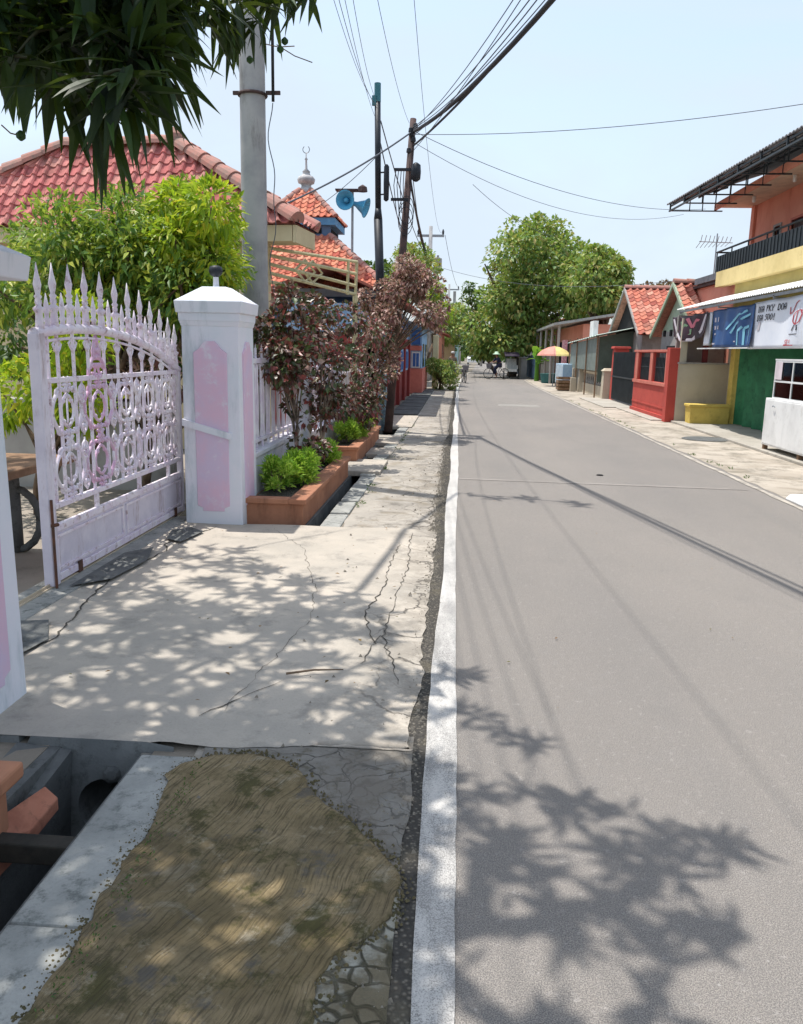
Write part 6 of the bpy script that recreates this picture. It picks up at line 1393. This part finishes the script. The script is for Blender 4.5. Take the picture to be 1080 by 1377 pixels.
def person(lab, base, heading, pose, hatm, shirt, pants, hat=True):
    """pose gives joint offsets in (forward, left, up) metres"""
    base = Vector(base); d = Vector((math.cos(heading), math.sin(heading), 0)); s_ = Vector((-d.y, d.x, 0)); e = empty('person', base, lab, 'person')
    W = lambda t: base + d*t[0] + s_*t[1] + Vector((0,0,t[2])); J = {k: W(v) for k, v in pose.items()}
    ed = [('pelvis','waist'),('waist','chest'),('chest','neck'),('neck','head'),('head','crown')]; rad = dict(pelvis=.14, waist=.125, chest=.15, neck=.05, head=.085, crown=.06)
    for q_ in 'lr':
        ed += [('chest',q_+'sh'),(q_+'sh',q_+'el'),(q_+'el',q_+'wr'),(q_+'wr',q_+'hd'),('pelvis',q_+'hp'),(q_+'hp',q_+'kn'),(q_+'kn',q_+'an'),(q_+'an',q_+'to')]
        rad.update({q_+'sh':.06, q_+'el':.042, q_+'wr':.03, q_+'hd':.035, q_+'hp':.10, q_+'kn':.06, q_+'an':.04, q_+'to':.035})
    b = body(e, J, ed, rad, SKIN)
    # clothing follows the body: shirt over torso and upper arms, trousers over the legs
    sJ = {k: J[k] for k in ('pelvis','waist','chest','lsh','rsh','lel','rel')}
    body(e, sJ, [('pelvis','waist'),('waist','chest'),('chest','lsh'),('chest','rsh'),('lsh','lel'),('rsh','rel')], dict(pelvis=.155, waist=.145, chest=.17, lsh=.078, rsh=.078, lel=.06, rel=.06), shirt, 'shirt')
    tJ = {k: J[k] for k in ('pelvis','lhp','rhp','lkn','rkn')}; tJ['la'] = J['lkn'].lerp(J['lan'], .85); tJ['ra'] = J['rkn'].lerp(J['ran'], .85)
    body(e, tJ, [('pelvis','lhp'),('pelvis','rhp'),('lhp','lkn'),('rhp','rkn'),('lkn','la'),('rkn','ra')], dict(pelvis=.15, lhp=.115, rhp=.115, lkn=.08, rkn=.08, la=.065, ra=.065), pants, 'trousers')
    h = J['head']
    if hat: m = MB(); m.lathe(h+Vector((0,0,.05)), [(.24,-.01),(.23,.01),(.12,.04),(.11,.12),(.05,.16)], 14); m.build('hat', hatm, e, smooth=True)
    else: m = MB(); m.lathe(h+Vector((0,0,.02)), [(.105,0),(.11,.05),(.08,.11),(.02,.13)], 12); m.build('cap', hatm, e, smooth=True)
    m = MB(); c = h+d*.085; m.frus(c.x, c.y, h.z-.03, h.z+.02, .012, .012, .008, .008)
    m.build('nose', SKIN, e)
    m = MB()
    for s__ in (-1, 1): c = h+d*.082+s_*s__*.032; m.lathe((c.x, c.y, h.z+.012), [(.002,-.008),(.008,0),(.002,.008)], 6)
    c = h+d*.082; m.box(c.x-.02, c.x+.02, c.y-.006, c.y+.006, h.z-.055, h.z-.045); m.build('face_features', DARK, e)
    return e
hb = math.atan2(-.35, -1)
e_, hd_, st_, bb_ = bicycle('bicycle ridden by the person in the pale green hat', (2.32, 50.1, .012), hb, CLOD)
ride = dict(pelvis=(-.2,0,.92), waist=(-.16,0,1.06), chest=(-.04,0,1.24), neck=(.02,0,1.37), head=(.05,0,1.46), crown=(.05,0,1.52),
  lsh=(-.02,.16,1.27), lel=(.14,.24,1.08), lwr=(.32,.24,.99), lhd=(.38,.23,.97), rsh=(-.02,-.16,1.27), rel=(.14,-.24,1.08), rwr=(.32,-.24,.99), rhd=(.38,-.23,.97),
  lhp=(-.15,.1,.86), lkn=(.2,.12,.70), lan=(.02,.12,.32), lto=(.14,.12,.26), rhp=(-.15,-.1,.86), rkn=(.14,-.12,.52), ran=(-.08,-.12,.16), rto=(.05,-.12,.10))
person('person in dark navy shirt and pale green hat riding a bicycle', (2.32, 50.1, .0), hb, ride, HATG, CLOD, CLOD)
bicycle('bicycle standing at the left edge line, seen end-on', (.30, 43.0, .012), R(-82), CLOG)
stand = dict(pelvis=(0,0,.86), waist=(0,0,1.0), chest=(0,0,1.24), neck=(.01,0,1.39), head=(.02,0,1.49), crown=(.02,0,1.55),
  lsh=(0,.17,1.27), lel=(.02,.22,1.03), lwr=(.12,.22,.84), lhd=(.15,.22,.77), rsh=(0,-.17,1.27), rel=(.02,-.22,1.03), rwr=(.14,-.2,.86), rhd=(.18,-.19,.80),
  lhp=(0,.09,.82), lkn=(.03,.1,.46), lan=(0,.1,.09), lto=(.12,.1,.05), rhp=(0,-.09,.82), rkn=(.05,-.1,.46), ran=(.04,-.1,.09), rto=(.16,-.1,.05))
person('person in pale grey cap standing at the left road edge behind the bicycle', (-.35, 46.0, .0), R(-80), stand, HATW, CLOT, CLOD, False)
bk = empty('cycle_rickshaw', (3.2, 52.2, 0), 'parked cycle rickshaw with dark canopy beside the rider', 'cycle rickshaw')
for x in (2.85, 3.75): wheel(bk, (x, 51.6, .34), .32, (1,0,0))
wheel(bk, (3.3, 53.2, .34), .32, (1,0,0))
m = MB(); m.box(2.95, 3.65, 51.3, 52.1, .45, .62); m.prism([(2.95,52.0,.62),(3.65,52.0,.62),(3.65,52.25,1.25),(2.95,52.25,1.25)], (0,.06,0)); m.box(2.92,2.96,51.3,52.1,.621,.85); m.box(3.64,3.68,51.3,52.1,.621,.85); m.build('passenger_seat', SACK, bk)
m = MB(); m.tube([(2.85,51.6,.34),(3.75,51.6,.34)], .02, 6); m.tube([(3.3,52.1,.5),(3.3,52.6,.8),(3.3,53.2,.34)], .022, 6); m.tube([(3.3,52.6,.8),(3.3,52.55,1.0)], .02, 6)
for x in (2.95, 3.65): m.tube([(x,51.35,.6),(x,51.45,1.5)], .015, 6); m.tube([(x,52.2,.6),(x,52.15,1.62)], .015, 6)
m.build('frame', RAIL, bk); m = MB(); m.frus(3.3, 52.55, .98, 1.05, .1, .13, .12, .15); m.build('rider_saddle', RUBB, bk)
m = MB(); m.prism([(2.85,51.1,1.42),(2.85,51.5,1.55),(2.85,52.4,1.66),(2.85,52.4,1.62),(2.85,51.5,1.50),(2.85,51.1,1.38)], (.9,0,0)); m.build('canopy', P('dark_purple_canopy', (52,40,62)), bk)
# things behind the rickshaw: sheets and poles of a stall
m = MB(); m.box(3.95, 4.35, 52.5, 54.5, 0, 1.3); m.box(3.9,4.4,52.4,54.6,1.301,1.36); tag(m.build('grey_kiosk', GREY, bevel=.01), 'small grey kiosk box behind the rickshaw', 'kiosk')
# far truck and cars at the end of the road
tk = empty('blue_truck', (4.0, 121, 0), 'blue truck at the far end of the street under the large tree', 'truck')
c = atZ(655, 485); tx, ty = 4.4, 118.
m = MB(); m.box(tx-1.1, tx+1.1, ty+1.6, ty+6, .9, 2.3); m.build('cargo_bed', TRKB, tk); m = MB(); m.prism([(tx-1.05,ty,.7),(tx-1.05,ty+1.55,.7),(tx-1.05,ty+1.55,2.4),(tx-1.05,ty+.45,2.4),(tx-1.05,ty,1.5)], (2.1,0,0)); m.build('cab', TRKB, tk, bevel=.05)
m = MB(); m.prism([(tx-.95,ty+.02,1.55),(tx+.95,ty+.02,1.55),(tx+.9,ty+.40,2.25),(tx-.9,ty+.40,2.25)], (0,-.03,0)); m.build('windscreen', WIND, tk)
for s_ in (-.8, .8):
    m = MB(); m.box(tx+s_-.15, tx+s_+.15, ty-.03, ty, .95, 1.15); m.build('headlight', WHITE, tk)
    for yy in (ty+.8, ty+4.6): m = MB(); m.lathe((tx+s_-.12, yy, .42), [(.42,0),(.42,.24)], 14, ax=(1,0,0)); m.build('wheel', RUBB, tk)
def car(lab, x, y, mat):
    e = empty('car', (x, y, 0), lab, 'car')
    m = MB(); m.prism([(x-.8,y,.3),(x-.8,y+4,.3),(x-.8,y+4,.95),(x-.8,y+3.3,1.0),(x-.8,y+2.8,1.5),(x-.8,y+1.3,1.5),(x-.8,y+.8,.98),(x-.8,y,.85)], (1.6,0,0)); m.build('body', mat, e, bevel=.06)
    m = MB(); m.prism([(x-.7,y+.82,1.0),(x+.7,y+.82,1.0),(x+.62,y+1.25,1.44),(x-.62,y+1.25,1.44)], (0,-.03,.02)); m.build('windscreen', WIND, e)
    for s_ in (-.7, .7):
        m = MB(); m.box(x+s_*.85-.12, x+s_*.85+.12, y-.02, y+.02, .62, .76); m.build('headlight', GALV, e)
        for yy in (y+.7, y+3.3): m = MB(); m.lathe((x+s_-.08, yy, .3), [(.3,0),(.3,.16)], 12, ax=(1,0,0)); m.build('wheel', RUBB, e)
car('white car far down the left of the road', 1.9, 104, WHITE)
def motorbike(lab, x, y, mat):
    e = empty('motorcycle', (x, y, 0), lab, 'motorcycle')
    for yy in (y-.6, y+.6): wheel(e, (x, yy, .29), .25, (1,0,0), .09)
    m = MB(); m.prism([(x-.08,y-.6,.45),(x-.08,y+.1,.4),(x-.08,y+.7,.6),(x-.08,y+.6,.82),(x-.08,y,.7),(x-.08,y-.45,.95)], (.16,0,0)); m.build('body', mat, e, bevel=.02)
    m = MB(); m.box(x-.11,x+.11,y,y+.65,.82,.9); m.build('saddle', RUBB, e); m = MB(); m.tube([(x-.33,y-.4,1.0),(x,y-.48,.98),(x+.33,y-.4,1.0)], .02, 6); m.build('handlebar', RUBB, e)
motorbike('dark motorcycle parked in front of the far left awning house', -1.1, 56, CLOD)
motorbike('red motorcycle parked by the roadside shop canopy', 5.0, 52.0, REDD)
# ============================================================ SKY AND SUN
el = math.atan(1/math.hypot(SK, SM)); rotz = math.atan2(-SK, -SM)
W = bpy.data.worlds.new('World'); SC.world = W; W.use_nodes = True; nt = W.node_tree; nt.nodes.clear()
out = nt.nodes.new('ShaderNodeOutputWorld'); bg = nt.nodes.new('ShaderNodeBackground'); sky = nt.nodes.new('ShaderNodeTexSky'); sky.sky_type = 'NISHITA'; sky.sun_disc = False
sky.sun_elevation = el; sky.sun_rotation = rotz; sky.altitude = 0; sky.air_density = 1.3; sky.dust_density = 2.5; sky.ozone_density = 1.2
tc = nt.nodes.new('ShaderNodeTexCoord'); mp = nt.nodes.new('ShaderNodeMapping'); mp.inputs['Scale'].default_value = (1.1, 1.1, 3.2); nt.links.new(tc.outputs['Generated'], mp.inputs[0])
nz = nt.nodes.new('ShaderNodeTexNoise'); nz.inputs['Scale'].default_value = 1.6; nz.inputs['Detail'].default_value = 6; nz.inputs['Roughness'].default_value = .55; nz.inputs['Distortion'].default_value = .6; nt.links.new(mp.outputs[0], nz.inputs['Vector'])
mr = nt.nodes.new('ShaderNodeMapRange'); mr.interpolation_type = 'SMOOTHSTEP'; mr.inputs[1].default_value = .40; mr.inputs[2].default_value = .66; mr.inputs[3].default_value = CLOUD0; mr.inputs[4].default_value = CLOUD1; nt.links.new(nz.outputs['Fac'], mr.inputs[0])
mx = nt.nodes.new('ShaderNodeMix'); mx.data_type = 'RGBA'; nt.links.new(mr.outputs[0], mx.inputs[0]); nt.links.new(sky.outputs[0], mx.inputs[6]); mx.inputs[7].default_value = CLOUDC
nt.links.new(mx.outputs[2], bg.inputs[0]); bg.inputs[1].default_value = SKYS; nt.links.new(bg.outputs[0], out.inputs[0])
sl = bpy.data.lights.new('sun', 'SUN'); sl.energy = SUNS; sl.angle = R(.55); sl.color = (1, .955, .89); so = bpy.data.objects.new('sun', sl); COL.objects.link(so)
so.rotation_euler = Vector((SK, SM, -1)).to_track_quat('-Z', 'Y').to_euler()
SC.view_settings.view_transform = 'Standard'; SC.view_settings.look = 'None'; SC.view_settings.exposure = EXPO; SC.view_settings.gamma = 1
